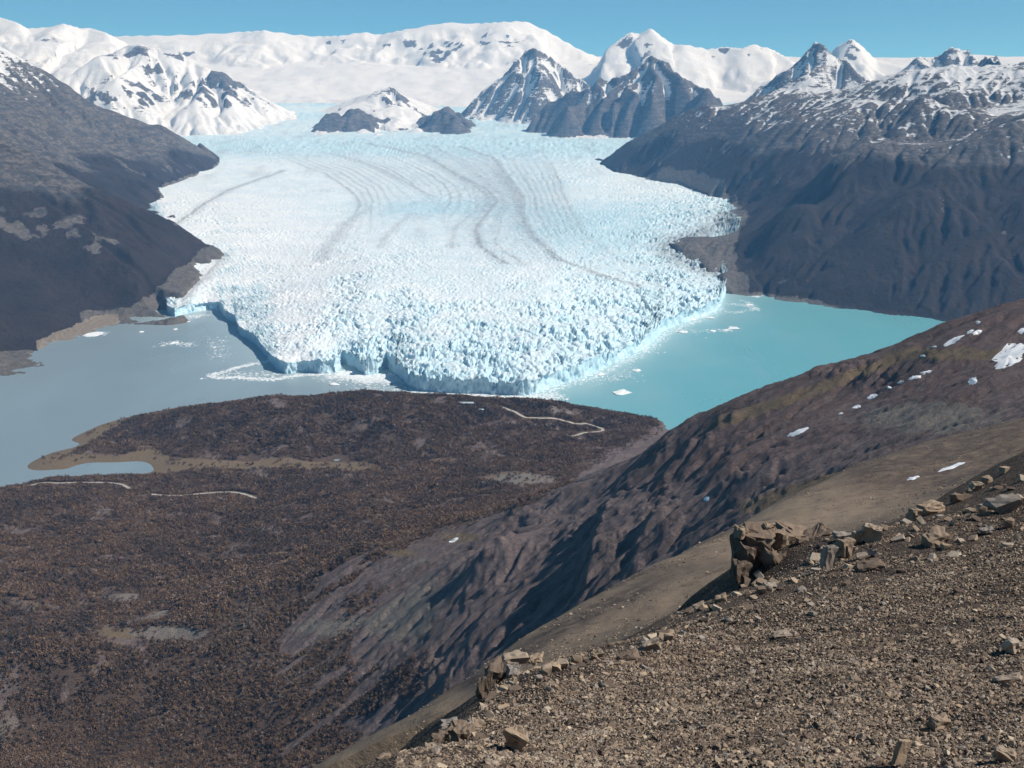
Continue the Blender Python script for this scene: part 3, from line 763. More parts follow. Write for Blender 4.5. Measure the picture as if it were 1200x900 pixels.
def far_land(X, Y):
    wxx = X + 160 * fbm(X / 900, Y / 900, 4, seed=200); wyy = Y + 160 * fbm(X / 900, Y / 900, 4, seed=206)
    base = zg(Y) - 40 * sstep(18100, 17400, Y) + (110 * fbm(X / 2300, Y / 2300, 4, seed=210) + 30 * fbm(X / 500, Y / 900, 3, seed=212)) * sstep(15500, 18500, Y)
    Z = base.copy(); rock = np.full_like(X, .02)
    sm = fbm(X / 1500, Y / 1500, 5, seed=217); rn = ridged(X / 700, Y / 700, 6, seed=215); er = eroded(X / 1300, Y / 1300, 7, seed=220)
    for pts, dist, slope, rk in FAR:
        L = [P(u, v, dist + 120 * math.sin(i * 2.1)) for i, (u, v) in enumerate(pts)]
        rj = np.random.default_rng(int(pts[0][0] * 3) + 900)
        for _ in range(2 if rk > .3 else 0):              # broken crest
            M = [L[0]]
            for a_, b_ in zip(L[:-1], L[1:]):
                ln = math.dist(a_, b_)
                M += [((a_[0] + b_[0]) / 2, (a_[1] + b_[1]) / 2 + rj.normal() * ln * .2, (a_[2] + b_[2]) / 2 + rj.normal() * ln * .09), b_]
            L = M
        d0, zr0 = seg_dist(X, Y, L, [p[2] for p in L]); d1, zr1 = seg_dist(wxx, wyy, L, [p[2] for p in L])
        bl = sstep(20, 350, d0); d = d0 * (1 - bl) + d1 * bl; zr = zr0 * (1 - bl) + zr1 * bl
        h = zr - (1.2 if rk > .3 else 1) * slope * d * (1 + (.5 if rk > .3 else .3) * (rn - .45)) - slope * 40 * (1 - np.exp(-d / 40))
        if rk < .3: h = h - 190 * sstep(.05, .45, sm) * np.clip(d / 500, 0, 1)
        if rk > .3:
            rs = np.random.default_rng(int(pts[0][0]) + 500)
            for i in range(2, len(L) - 1, 3):
                x0_, y0_, z0_ = L[i]
                for sgn in ((-1, 1) if i % 2 else (1,)):
                    ln = max(250, (z0_ - float(zg(y0_))) / slope) * rs.uniform(.5, .95)
                    ang = rs.normal() * .55 * (1 if sgn == 1 else .6) + (0 if sgn == 1 else math.pi)
                    n_ = 4; sp = [(x0_, y0_, z0_ - 25)]
                    for q_ in range(1, n_ + 1):
                        t_ = q_ / n_; jx = rs.normal() * 50
                        sp.append((x0_ + math.sin(ang) * ln * t_ + jx, y0_ - math.cos(ang) * ln * t_, z0_ - 25 - .72 * slope * ln * t_ * (1 + .15 * rs.normal())))
                    ds, zz_ = seg_dist(X + .25 * (wxx - X), Y + .25 * (wyy - Y), sp, [p_[2] for p_ in sp])
                    h = np.maximum(h, zz_ - slope * 1.25 * ds * (1 + .5 * (rn - .45)))
        rw = (.0 if rk < .3 else .25 + rk)
        h = h + rw * (bl * np.clip(d / 900, 0, 1) * slope * 260 * er + bl * 110 * slope * (rn - .5))
        on = h > Z
        rock = np.where(on, rk * sstep(0, 60, h - Z) + .02, rock)
        Z = np.maximum(Z, h)
    return Z, rock
FS = Sampled(lambda x, y: far_land(x, y)[0], -9500, 10500, 12200, 26500, 34)
_rk = far_land(FS.X, FS.Y)[1]
FS.erode(80000, steps=50, seed=9, er=.3, dep=.12, cap=4, region=_rk > .3)
nc, nr = 720, 330
X, Y = fan(-0.56, 0.60, nc, 12900, 26400, nr)
Z, rock = far_land(X, Y)
Z = Z + FS(X, Y, FS.h - FS.h0)
Z = Z + 6 * fbm(X / 90, Y / 90, 4, seed=230) * sstep(.1, .5, rock) + 10 * ridged(X / 120, Y / 120, 4, seed=233) * sstep(.2, .7, rock) + 75 * (ridged(X / 260, Y / 260, 5, .6, seed=236) - .5) * sstep(.55, .8, rock)
# snow lies where it is not too steep; bare rock on the nunataks
gy = np.gradient(Z, axis=0) / (np.gradient(Y, axis=0) + 1e-9); gx = np.gradient(Z, axis=1) / (np.gradient(X, axis=1) + 1e-9)
steep = np.hypot(gx, gy)
def hollow(Z, n):
    A = Z
    for _ in range(n):
        p = np.pad(A, 1, mode='edge'); A = (p[:-2, 1:-1] + p[2:, 1:-1] + p[1:-1, :-2] + p[1:-1, 2:]) / 4
    return A - Z
crags = .75 * sstep(.12, .3, fbm(X / 420, Y / 420, 4, seed=245)) * sstep(.28, .5, steep) * sstep(.3, .1, rock)      # cliffs breaking through the snow domes
snow = np.clip(hollow(Z, 12) / 70, -.25, .3) * sstep(.15, .4, rock) - crags + 1.38 - 1.05 * rock - .35 * sstep(.6, 1.5, steep) * (rock + .25)
lowrock = sstep(.5, .62, rock) * sstep(1150, 820, Z + 120 * fbm(X / 300, Y / 300, 3, seed=240))
snow = snow - .9 * lowrock
u_, v_ = proj(X, Y, Z)
cn = sstep(-.12, .2, fbm(X / 230, Y / 230, 5, seed=247))
for (bu, bv, ru, rv) in ((505, 62, 24, 9), (532, 52, 18, 9), (480, 50, 9, 8), (518, 70, 12, 5), (455, 55, 10, 6), (600, 48, 16, 14), (570, 42, 12, 10), (732, 50, 14, 12), (752, 60, 14, 14), (850, 62, 20, 8), (885, 60, 12, 7), (690, 72, 14, 8), (1000, 60, 12, 10), (1118, 68, 16, 8),
                         (150, 62, 25, 7), (215, 63, 22, 6), (160, 110, 28, 15), (252, 108, 36, 18), (112, 116, 15, 9), (180, 80, 12, 8), (425, 145, 50, 10), (520, 140, 30, 12), (462, 115, 14, 12), (390, 50, 14, 4)):
    snow = snow - 1.05 * np.exp(-((u_ - bu) / ru) ** 2 - ((v_ - bv) / rv) ** 2) * cn
zero = np.zeros_like(X)
grid_obj("snow_mountains", X, Y, Z, MAT_MTN, attrs={"rock": rock, "snow": snow, "veg": zero, "moraine": zero, "tan": zero})

# ================================================================== MOUNTAINS EITHER SIDE OF THE TONGUE
def side_mountain(name, F, box, cell, fan_args, seed, amp, ice, moraine_line, mor_w, snow_fn, veg_fn, tan_fn=None, bench=None, ground=(), beach=(), ledges=()):
    def rough(x, y):
        z = F(x, y)
        w = sstep(8, 260, z - np.minimum(zsurf(x, np.maximum(y, 4000)), 500) * ice(x, y))
        return z + w * (amp * eroded(x / 1100, y / 1100, 7, seed=seed) + amp * .55 * (ridged(x / 520, y / 520, 5, seed=seed + 9) - .5)) + 3 * fbm(x / 60, y / 60, 3, seed=seed + 20)
    S = Sampled(rough, *box, cell)
    S.erode(60000, steps=60, seed=seed, er=.32, dep=.12, cap=4)
    S.blur(1)
    X, Y = fan(*fan_args)
    Z = bench(X, Y, S(X, Y))
    forest_r = ridged(X / 28, Y / 28, 3, seed=seed + 30)
    veg = veg_fn(X, Y, Z)
    Z = Z + 7 * np.clip(veg, 0, 1) * (forest_r - .5) + 5 * (ridged(X / 70, Y / 70, 4, seed=seed + 33) - .5) * sstep(20, 200, Z)
    Z = np.where(inside(X, Y, L_ICE if bench is bench_left else R_ICE), np.minimum(Z, zsurf(X, Y) - 15), Z)
    dm, _ = seg_dist(X, Y, moraine_line)
    mor = sstep(mor_w, mor_w * .35, dm + 60 * fbm(X / 200, Y / 200, 3, seed=seed + 40))
    gy = np.gradient(Z, axis=0) / (np.gradient(Y, axis=0) + 1e-9); gx = np.gradient(Z, axis=1) / (np.gradient(X, axis=1) + 1e-9)
    hol = hollow(Z, 10)
    snow = snow_fn(X, Y, Z, np.hypot(gx, gy)) + np.clip(hol / 60, -.14, .16) + .3 * n9(X, Y, 260, seed + 47)
    mor = np.maximum(mor, .6 * sstep(1.8, 5.5, hollow(Z, 5)) * sstep(.0, .35, fbm(X / 600, Y / 600, 3, seed=seed + 44)) * sstep(250, 500, Z))
    tan_ = tan_fn(X, Y, Z) if tan_fn else 0 * X
    us, vs = proj(X, Y, Z); us = us + 7 * fbm(X / 130, Y / 130, 4, seed=seed + 50); vs = vs + 5 * fbm(X / 130, Y / 130, 4, seed=seed + 55)
    for poly, st in ground:
        mor = np.maximum(mor, st * inside(us, vs, poly))
    for poly in beach:
        tan_ = np.maximum(tan_, .9 * inside(us, vs, poly)); mor = mor * (1 - .9 * inside(us, vs, poly))
    for (bu, bv, ru, rv, st) in ledges:       # bare rock ledges in the wood
        mor = np.maximum(mor, st * np.exp(-((us - bu) / ru) ** 2 - ((vs - bv) / rv) ** 2) * sstep(-.1, .25, fbm(X / 110, Y / 110, 4, seed=seed + 60)))
    grid_obj(name, X, Y, Z, MAT_MTN, attrs={"rock": 1 + 0 * X, "snow": snow, "veg": veg * (1 - sstep(.15, .5, mor)) * (1 - sstep(.3, .6, tan_)), "moraine": mor, "tan": tan_}, keep=Z > -25)
    return S

n9 = lambda x, y, s, seed: fbm(x / s, y / s, 4, seed=seed)
right_S = side_mountain("right_mountain", RM, (300, 6200, 5000, 12800), 16, (0.03, 0.57, 470, 5050, 12300, 410), 300, 95,
    lambda x, y: sstep(2100, 1500, x - (y - 6000) * -.18), rm_ice[3:], 190,
    lambda x, y, z, st: .41 + (z + 150 * n9(x, y, 700, 350) - 860) / 1300 - .2 * sstep(.5, 1.2, st) - .5 * sstep(780, 600, z),
    lambda x, y, z: .5 + (690 + 160 * n9(x, y, 800, 360) - z) / 260, None, bench_right, [([(780, 284), (800, 276), (838, 274), (852, 262), (850, 246), (862, 240), (868, 262), (862, 290), (866, 320), (856, 342), (828, 316), (800, 300)], .8), ([(866, 338), (900, 344), (950, 350), (985, 360), (985, 368), (930, 360), (866, 350)], .7)], (), ((930, 330, 40, 6, .5), (850, 165, 12, 20, .6), (1180, 268, 10, 20, .8), (980, 190, 10, 25, .5)))
left_S = side_mountain("left_mountain", LM, (-7200, -700, 4000, 12600), 18, (-0.60, -0.18, 330, 4150, 12000, 420), 400, 80,
    lambda x, y: sstep(-2600, -1900, x + (y - 6000) * .05), [p for p in lm_shore[7:]] + lm_ice[:4], 210,
    lambda x, y, z, st: .42 + (z + 160 * n9(x, y, 700, 450) - 1150) / 700 - .2 * sstep(.5, 1.2, st),
    lambda x, y, z: .5 + (560 + 200 * n9(x, y, 700, 460) - z) / 300 - .75 * sstep(.18, .45, n9(x, y, 330, 466)) * sstep(7600, 6800, y),
    lambda x, y, z: sstep(42, 14, z + 22 * n9(x, y, 160, 470)) * sstep(-2250, -2450, x) * .95, bench_left, [([(128, 380), (190, 380), (208, 366), (218, 347), (241, 322), (268, 296), (250, 291), (212, 318), (160, 356), (135, 370)], .9), ([(-60, 418), (30, 409), (50, 414), (56, 428), (36, 440), (-60, 455)], .8), ([(186, 218), (214, 208), (246, 198), (259, 188), (262, 196), (245, 206), (216, 216), (190, 226)], .8), ([(185, 222), (196, 226), (206, 242), (212, 258), (206, 266), (190, 246)], .8)],
    [[(40, 400), (70, 388), (110, 372), (135, 366), (140, 377), (100, 394), (64, 407), (46, 413)]], ((40, 265, 70, 18, .9), (110, 285, 40, 14, .8), (20, 250, 40, 10, .7), (60, 335, 50, 20, .35), (90, 140, 60, 14, .6), (50, 150, 16, 26, .7), (150, 160, 40, 12, .5)))

# ================================================================== PENINSULA, VALLEY AND GULLIED HILL
yy = np.r_[np.linspace(780, 1120, 24)[:-1], np.linspace(1120, 1990, 300)[:-1], 1990 * (4150 / 1990) ** np.linspace(0, 1, 165)][:, None]
nc, nr = 900, len(yy)
X = yy * np.linspace(-0.60, 0.56, nc)[None]; Y = yy + 0 * X
def hill_z(X, Y):
    Z = HS(X, Y); hm = HS(X, Y, _hillmask)
    a_ = X * ALONG[0] + Y * ALONG[1]; c_ = X * ALONG[1] - Y * ALONG[0]
    wr = .8 * fbm(X / 90, Y / 90, 3, seed=500)
    rill = ridged(c_ / 19 + wr, a_ / 170, 4, .6, seed=502) - .5 + .4 * (.5 - np.abs(perlin(c_ / 8.5 + 2 * wr, a_ / 120, 508)) * 1.5)
    near_w = sstep(1700, 900, Y)
    return Z + hm * (5.0 * (.22 + .78 * HS(X, Y, _cragmask)) * rill * sstep(0, 30, Z) + 1.0 * fbm(X / 14, Y / 14, 4, seed=510) * (0.4 + near_w) + (1.0 + 4.5 * HS(X, Y, _cragmask)) * (ridged(X / 21, Y / 21, 4, .6, seed=515) - .5) + (.5 + 2.2 * HS(X, Y, _cragmask)) * (ridged(X / 9, Y / 9, 3, .6, seed=518) - .5))
Z = hill_z(X, Y); hm = HS(X, Y, _hillmask)
a_ = X * ALONG[0] + Y * ALONG[1]; c_ = X * ALONG[1] - Y * ALONG[0]
uH, vH = proj(X, Y, Z)
HILLPIX = (uH, vH)
BARE = [(690, 548), (620, 592), (560, 606), (480, 640), (440, 655), (400, 690), (335, 735), (325, 762), (350, 766), (398, 737), (414, 742), (404, 772), (372, 800), (352, 815), (380, 822), (430, 792), (468, 782), (478, 800), (440, 830), (398, 852), (416, 872), (480, 850), (520, 830), (560, 815), (1400, 800), (1400, 150), (720, 300)]
nu, nv = 16 * fbm(X / 60, Y / 60, 4, seed=520), 12 * fbm(X / 60, Y / 60, 4, seed=522)
veg = (~inside(uH + nu, vH + nv, BARE)).astype(float) * hm + (1 - hm)
veg = np.maximum(veg, hm * sstep(.1, .3, fbm(X / 110, Y / 110, 4, seed=525)) * sstep(520, 440, uH) * sstep(640, 700, vH))
veg = np.maximum(veg, hm * sstep(.0, .25, fbm(X / 60, Y / 60, 4, seed=527)) * sstep(560, 470, uH) * sstep(770, 800, vH))
veg = veg * sstep(800, 770, uH)
veg = veg * sstep(.55, .25, hm * sstep(.12, .3, fbm(c_ / 40, a_ / 260, 3, seed=530)) * sstep(300, 350, uH))
tan = np.zeros_like(X)
flat = [G(u, v, 6) for u, v in ((150, 540), (230, 546), (320, 544), (420, 548))]
dfl, _ = seg_dist(X, Y, flat); tan = np.maximum(tan, .9 * sstep(75, 30, dfl + 30 * fbm(X / 120, Y / 120, 3, seed=540)))
shore = sstep(13, 4, Z) * sstep(-900, -1050, X) * sstep(3050, 3150, Y); tan = np.maximum(tan, shore)
for (u, v, ru, rv) in ((328, 650, 26, 5), (540, 630, 30, 8), (470, 648, 25, 6), (300, 612, 14, 5), (600, 562, 60, 14), (520, 540, 30, 5), (140, 742, 40, 10)):
    tan = np.maximum(tan, .8 * blob(u, v, ru, rv, uH, vH))
streak = np.abs(vH - np.interp(uH, [780, 830, 900, 960, 1060], [540, 500, 476, 455, 415])); tan = np.maximum(tan, .75 * hm * np.exp(-(streak / 11) ** 2) * sstep(770, 860, uH))
streak = np.abs(vH - np.interp(uH, [700, 850, 900, 1000, 1100, 1200], [640, 602, 588, 556, 535, 520])); tan = np.maximum(tan, .85 * hm * np.exp(-(streak / 13) ** 2) * sstep(820, 900, uH))
pale = .75 * hm * sstep(.0, .4, fbm(X / 230, Y / 230, 3, seed=550)) * sstep(330, 400, uH) * sstep(640, 420, uH)
for (u, v, ru, rv, st) in ((615, 562, 46, 9, 1.0), (1080, 490, 130, 26, .75), (200, 742, 60, 12, .9), (150, 700, 50, 8, .7), (560, 575, 40, 10, .5), (290, 640, 40, 5, .6), (150, 640, 60, 6, .5), (380, 735, 50, 16, .7), (180, 600, 40, 6, .5), (215, 515, 16, 8, .6)):
    pale = np.maximum(pale, st * blob(u, v, ru, rv, uH, vH))
red = hm * sstep(740, 860, uH) * sstep(30, 0, vH - np.interp(uH, [780, 1000, 1200], [560, 500, 440])) * .45
veg = np.clip(veg * (1 - .95 * sstep(.3, .7, np.maximum(tan, pale))), 0, 1)
clear = np.maximum(sstep(.14, .34, fbm(X / 170, Y / 120, 4, seed=560)), .9 * sstep(.2, .36, fbm(X / 60, Y / 45, 4, seed=563))) * (1 - hm)
veg = veg * (1 - .8 * clear); cl2 = sstep(-.2, .3, fbm(X / 300, Y / 300, 3, seed=566)); pale = np.maximum(pale, .55 * clear * cl2); tan = np.maximum(tan, .5 * clear * (1 - cl2))
at = {"tan": tan, "veg": veg, "pale": pale, "red": red}
isl = hm < .5
grid_obj("peninsula", X, Y, Z, MAT_HILL, attrs=at, keep=isl & (Z > -14))
_F = grid_faces(nr, nc)
hk = (~isl)
# faces wholly on the hill side
def grid_obj_all(name, X, Y, Z, mat, attrs, keep):
    F = _F[keep.ravel()[_F].all(1)]
    V = np.stack([X, Y, Z], -1).reshape(-1, 3); used = np.zeros(len(V), bool); used[F.ravel()] = True
    idx = np.cumsum(used) - 1
    return tag(mesh_from(name, V[used], idx[F], mat, True, {k_: a.ravel()[used] for k_, a in attrs.items()}), kind='structure')
grid_obj_all("gullied_hill", X, Y, Z, MAT_HILL, at, hk)
VEG = veg; HX, HY, HZ, HM = X, Y, Z, hm

# ================================================================== NEAR SHOULDER AND SCREE SLOPE
X, Y = fan(-0.55, 0.60, 320, 30, 640, 200, 'log')
Z = NSF(X, Y) + 2.2 * fbm(X / 40, Y / 40, 4, seed=600) * sstep(40, 160, Y) + .5 * fbm(X / 6, Y / 6, 4, seed=605)
Z = np.where(Y < 125, np.minimum(Z, FSF(X, Y) - 2.5), Z)
uN, vN = proj(X, Y, Z)
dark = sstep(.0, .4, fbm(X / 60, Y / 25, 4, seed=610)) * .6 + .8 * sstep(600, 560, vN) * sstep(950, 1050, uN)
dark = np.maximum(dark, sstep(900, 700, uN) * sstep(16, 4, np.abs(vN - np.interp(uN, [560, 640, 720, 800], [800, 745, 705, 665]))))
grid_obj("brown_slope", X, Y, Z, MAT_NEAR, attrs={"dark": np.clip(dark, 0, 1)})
X, Y = fan(-0.75, 0.80, 420, 2.0, 118, 330, 'log')
Z = foreground_z(X, Y)
grid_obj("scree_slope", X, Y, Z, MAT_SCREE)

# ================================================================== SCATTERED GROWTH AND STONES
def scatter(name, pts, scale, rot, tint, sources, kind='stuff'):
    """one object whose points carry many small copies (ground cover nobody could count)"""
    coll = bpy.data.collections.new(name + "_kinds")
    for o in sources:
        COL.objects.unlink(o); coll.objects.link(o)
    me = bpy.data.meshes.new(name); n = len(pts)
    me.vertices.add(n); me.vertices.foreach_set("co", np.asarray(pts, np.float32).ravel())
    a = me.attributes.new("size", 'FLOAT_VECTOR', 'POINT'); a.data.foreach_set("vector", np.asarray(scale, np.float32).ravel())
    a = me.attributes.new("turn", 'FLOAT_VECTOR', 'POINT'); a.data.foreach_set("vector", np.asarray(rot, np.float32).ravel())
    a = me.attributes.new("tint", 'FLOAT', 'POINT'); a.data.foreach_set("value", np.asarray(tint, np.float32).ravel())
    a = me.attributes.new("pick", 'INT', 'POINT'); a.data.foreach_set("value", np.random.default_rng(len(pts)).integers(0, len(sources), n).astype(np.int32))
    me.materials.append(sources[0].data.materials[0])
    o = bpy.data.objects.new(name, me); COL.objects.link(o); tag(o, kind=kind)
    ng = bpy.data.node_groups.new(name + "_spread", 'GeometryNodeTree')
    ng.interface.new_socket("Geometry", in_out='INPUT', socket_type='NodeSocketGeometry'); ng.interface.new_socket("Geometry", in_out='OUTPUT', socket_type='NodeSocketGeometry')
    N, L = ng.nodes, ng.links
    gi, go = N.new("NodeGroupInput"), N.new("NodeGroupOutput")
    ci = N.new("GeometryNodeCollectionInfo"); ci.inputs[0].default_value = coll; ci.inputs[1].default_value = True; ci.inputs[2].default_value = True
    ip = N.new("GeometryNodeInstanceOnPoints"); ip.inputs["Pick Instance"].default_value = True
    def named(nm, dt):
        q = N.new("GeometryNodeInputNamedAttribute"); q.data_type = dt; q.inputs[0].default_value = nm; return q.outputs[0]
    L.new(gi.outputs[0], ip.inputs["Points"]); L.new(ci.outputs[0], ip.inputs["Instance"])
    L.new(named("pick", 'INT'), ip.inputs["Instance Index"]); L.new(named("size", 'FLOAT_VECTOR'), ip.inputs["Scale"]); L.new(named("turn", 'FLOAT_VECTOR'), ip.inputs["Rotation"])
    L.new(ip.outputs[0], go.inputs[0])
    md = o.modifiers.new("spread", 'NODES'); md.node_group = ng
    return o

def mat_tree():
    m = NT("autumn_beech_foliage")
    a = m.n.new("ShaderNodeAttribute"); a.attribute_type = 'INSTANCER'; a.attribute_name = "tint"; t = a.outputs["Fac"]
    r = m.n.new("ShaderNodeValToRGB"); e = r.color_ramp.elements
    e[0].position = 0; e[0].color = (0.07, 0.06, 0.055, 1); e[1].position = 1; e[1].color = (0.36, 0.29, 0.26, 1)
    for pos, c in ((.25, (0.125, 0.090, 0.076, 1)), (.5, (0.200, 0.125, 0.088, 1)), (.75, (0.28, 0.182, 0.106, 1))):
        k_ = e.new(pos); k_.color = c
    m.l.new(t, r.inputs[0])
    m.color(m.mix(m.ramp(m.noise(.6, 2, .6), .3, .7, 0, .45), r.outputs[0], (0.10, 0.076, 0.058)))
    m.rough(.9); m.b.inputs["Specular IOR Level"].default_value = .05
    return m.m
MAT_TREE = mat_tree()

def tree_source(name, seed, n=46, wide=1.0):
    r = np.random.default_rng(seed); V = []; F = []
    # short forked trunk
    for j, (bx, by, tx_, ty_, z0, z1, w) in enumerate(((0, 0, .03, .02, -.15, .5, .05), (.02, .01, .2, .05, .35, .75, .03), (.02, .01, -.15, .12, .35, .78, .03))):
        b = len(V)
        for q in range(3):
            an = q * 2.094; V.append((bx + w * math.cos(an), by + w * math.sin(an), z0))
        V.append((tx_, ty_, z1))
        F += [(b, b + 1, b + 3), (b + 1, b + 2, b + 3), (b + 2, b, b + 3)]
    lobes = r.normal(size=(6, 3)) * (.20 * wide, .20 * wide, .14) + (0, 0, .62)
    for i in range(n):
        c = lobes[r.integers(6)] + r.normal(size=3) * (.13, .13, .11)
        d = r.normal(size=(3, 3)) * .115
        b = len(V); V += [tuple(c + d[0]), tuple(c + d[1]), tuple(c + d[2])]; F.append((b, b + 1, b + 2))
    return mesh_from(name, V, np.array(F), MAT_TREE, False)
tree_kinds = [tree_source("beech_tree", 900 + i, 60, 1 + .15 * i) for i in range(5)]

ROADS = [[(590, 475), (600, 480), (610, 485), (617, 488), (633, 490), (653, 491), (667, 495), (680, 497), (693, 497), (705, 500), (707, 503), (702, 505), (687, 508), (670, 513)],
         [(33, 570), (50, 566), (67, 567), (90, 566), (127, 566), (143, 568), (152, 573)], [(177, 580), (195, 582), (213, 582), (240, 579), (273, 577), (287, 580), (300, 585)]]
ROADS3 = [[HH(u, v) for u, v in l] for l in ROADS]

# cells of the land grid weighted by ground area and by how wooded they are
Ac = np.abs((HX[:-1, 1:] - HX[:-1, :-1]) * (HY[1:, :-1] - HY[:-1, :-1]))
vis = (HILLPIX[0] > -40) & (HILLPIX[0] < 1240) & (HILLPIX[1] < 960) & (HZ > 3)
clump = .16 + sstep(-.2, .16, fbm(HX / 62, HY / 50, 4, seed=805))
Wc = (Ac * (np.clip(VEG, 0, 1) * clump)[:-1, :-1] * vis[:-1, :-1]); Wc *= (1 + 1.3 * HM[:-1, :-1] * sstep(2300, 1500, HY[:-1, :-1]))
cum = np.cumsum(Wc.ravel()); NT_ = int(min(210000, cum[-1] / 17.0))
pick = np.searchsorted(cum, rng.random(NT_) * cum[-1]); pi, pj = np.unravel_index(pick, Wc.shape)
jr, jc = rng.random(NT_), rng.random(NT_)
tx_ = HX[pi, pj] + (HX[pi, pj + 1] - HX[pi, pj]) * jc; ty_ = HY[pi, pj] + (HY[pi + 1, pj] - HY[pi, pj]) * jr
tx_ = tx_ * (ty_ / HY[pi, pj])
keep = np.ones(NT_, bool)
for l in ROADS3: keep &= seg_dist(tx_, ty_, l)[0] > np.where(ty_ > 3300, 13, 17)
tx_, ty_ = tx_[keep], ty_[keep]
tz_ = hill_z(tx_, ty_) - .3
g_ = fbm(tx_ / 130, ty_ / 130, 4, seed=800); sz_ = (4.6 + 2.6 * rng.random(len(tx_)) + 3.5 * np.clip(g_, -.4, 1)) * (1 - .35 * HS(tx_, ty_, _hillmask))
sz_ = sz_ * (1 + .25 * rng.pareto(3.5, len(tx_)).clip(0, 3))
scl = np.c_[sz_ * (.9 + .5 * rng.random(len(tx_))), sz_ * (.9 + .5 * rng.random(len(tx_))), sz_ * (.9 + .3 * rng.random(len(tx_)))]
tint = np.clip(.42 + .5 * fbm(tx_ / 90, ty_ / 90, 3, seed=810) + .4 * fbm(tx_ / 420, ty_ / 420, 3, seed=812) + .22 * rng.normal(size=len(tx_)) - .3 * np.clip(g_, 0, 1) + .16 * HS(tx_, ty_, _hillmask), 0, 1)
scatter("forest", np.c_[tx_, ty_, tz_], scl, np.c_[0 * tx_, 0 * tx_, rng.random(len(tx_)) * 6.28], tint, tree_kinds)

# ---- stones
def mat_stone():
    m = NT("tan_sandstone")
    a = m.n.new("ShaderNodeAttribute"); a.attribute_type = 'INSTANCER'; a.attribute_name = "tint"
    oi = m.n.new("ShaderNodeObjectInfo").outputs["Random"]
    t = m.math('ADD', m.math('ADD', a.outputs["Fac"], m.attr("tone")), m.math('MULTIPLY', m.attr("own"), oi))
    r = m.n.new("ShaderNodeValToRGB"); e = r.color_ramp.elements
    e[0].position = 0; e[0].color = (0.075, 0.054, 0.044, 1); e[1].position = 1; e[1].color = (0.58, 0.46, 0.33, 1)
    for pos, c in ((.3, (0.205, 0.152, 0.113, 1)), (.6, (0.42, 0.315, 0.218, 1)), (.8, (0.30, 0.265, 0.235, 1))):
        k_ = e.new(pos); k_.color = c
    m.l.new(t, r.inputs[0])
    tc = m.n.new("ShaderNodeTexCoord").outputs["Object"]
    n1 = m.noise(2.3, 5, .65, vec=m.pos); n2 = m.noise(14, 4, .7, vec=m.pos)
    c = m.mix(m.ramp(n1, .4, .7, 0, .45), r.outputs[0], (0.14, 0.108, 0.088))
    c = m.mix(m.ramp(n2, .5, .75, 0, .4), c, (0.38, 0.31, 0.24))
    m.color(c); m.bump(m.math('ADD', n1, m.math('MULTIPLY', n2, .4)), .5, .08)
    return m.m
MAT_STONE = mat_stone()

def stone_mesh(name, seed, dims=(1, 1, 1), n=14, boxy=.75, own=0.0, link=False):
    r = np.random.default_rng(seed); bm = bmesh.new()
    for i in range(n):
        if i < 8: p = np.array([(i & 1) * 2 - 1, (i >> 1 & 1) * 2 - 1, (i >> 2 & 1) * 2 - 1], float) * (1 - (1 - boxy) * r.random(3) * 1.6)
        else:
            p = r.normal(size=3); p /= np.abs(p).max() * (1 + .15 * r.random())
        bm.verts.new(p * np.array(dims) * .5)
    res = bmesh.ops.convex_hull(bm, input=bm.verts[:])
    junk = list({g for g in res["geom_interior"] + res["geom_unused"] if isinstance(g, bmesh.types.BMVert)})
    if junk: bmesh.ops.delete(bm, geom=junk, context='VERTS')
    bmesh.ops.recalc_face_normals(bm, faces=bm.faces[:])
    me = bpy.data.meshes.new(name); bm.to_mesh(me); bm.free()
    at_ = me.attributes.new("own", 'FLOAT', 'POINT'); at_.data.foreach_set("value", np.full(len(me.vertices), own, np.float32))
    me.materials.append(MAT_STONE)
    return me
def link_new(name, me, parent=None):
    o = bpy.data.objects.new(name, me); COL.objects.link(o)
    if parent: o.parent = parent
    return o
stone_kinds = [link_new("scree_stone", stone_mesh("scree_stone", 1000 + i, (1, .75 + .05 * i, .28 + .07 * (i % 5)), 12, .6)) for i in range(8)]
NSN = 520000
ky = rng.random(NSN); sy = 13 * (74 / 13.0) ** (ky ** .9); sk = -.12 + rng.random(NSN) * .84; sx = sk * sy
edge_k = np.array([[p[0] / p[1], p[1]] for p in [P(*c) for c in fs_edge]])[::-1]
sz0 = foreground_z(sx, sy); su, sv = proj(sx, sy, sz0)
den = sstep(-.35, .25, fbm(sx / 5, sy / 3.5, 4, seed=820) + .3) * (1 - .93 * sstep(70, 10, sv - np.interp(su, [500, 700, 880, 1000, 1200], [810, 755, 690, 655, 590])) * sstep(-.05, .2, fbm(sx / 6, sy / 3, 3, seed=825) + .12)) * (1 - .9 * sstep(.08, .3, fbm(sx / 3.4, sy / 1.9, 4, seed=829)))
ok = (su > -20) & (su < 1240) & (sv < 960) & (sv > 500) & (rng.random(NSN) < den) & (sy < np.interp(sk, edge_k[:, 0], edge_k[:, 1]) + 2)
sx, sy, sz0 = sx[ok], sy[ok], sz0[ok]; n = len(sx)
ss = (.032 + .03 * rng.random(n) + .024 * rng.pareto(2.7, n).clip(0, 5)) * (1 + sy / 110)
tl = rng.normal(size=(n, 2)) * .45
scatter("scree_stones", np.c_[sx, sy, sz0 + ss * .12], np.c_[ss * (.8 + .6 * rng.random(n)), ss * (.8 + .5 * rng.random(n)), ss * (.7 + .8 * rng.random(n))],
        np.c_[tl[:, 0] - .35, tl[:, 1] - .15, rng.random(n) * 6.28], np.clip(.37 + .30 * rng.normal(size=n) + .35 * fbm(sx / 3, sy / 3, 3, seed=828), 0, 1), stone_kinds)
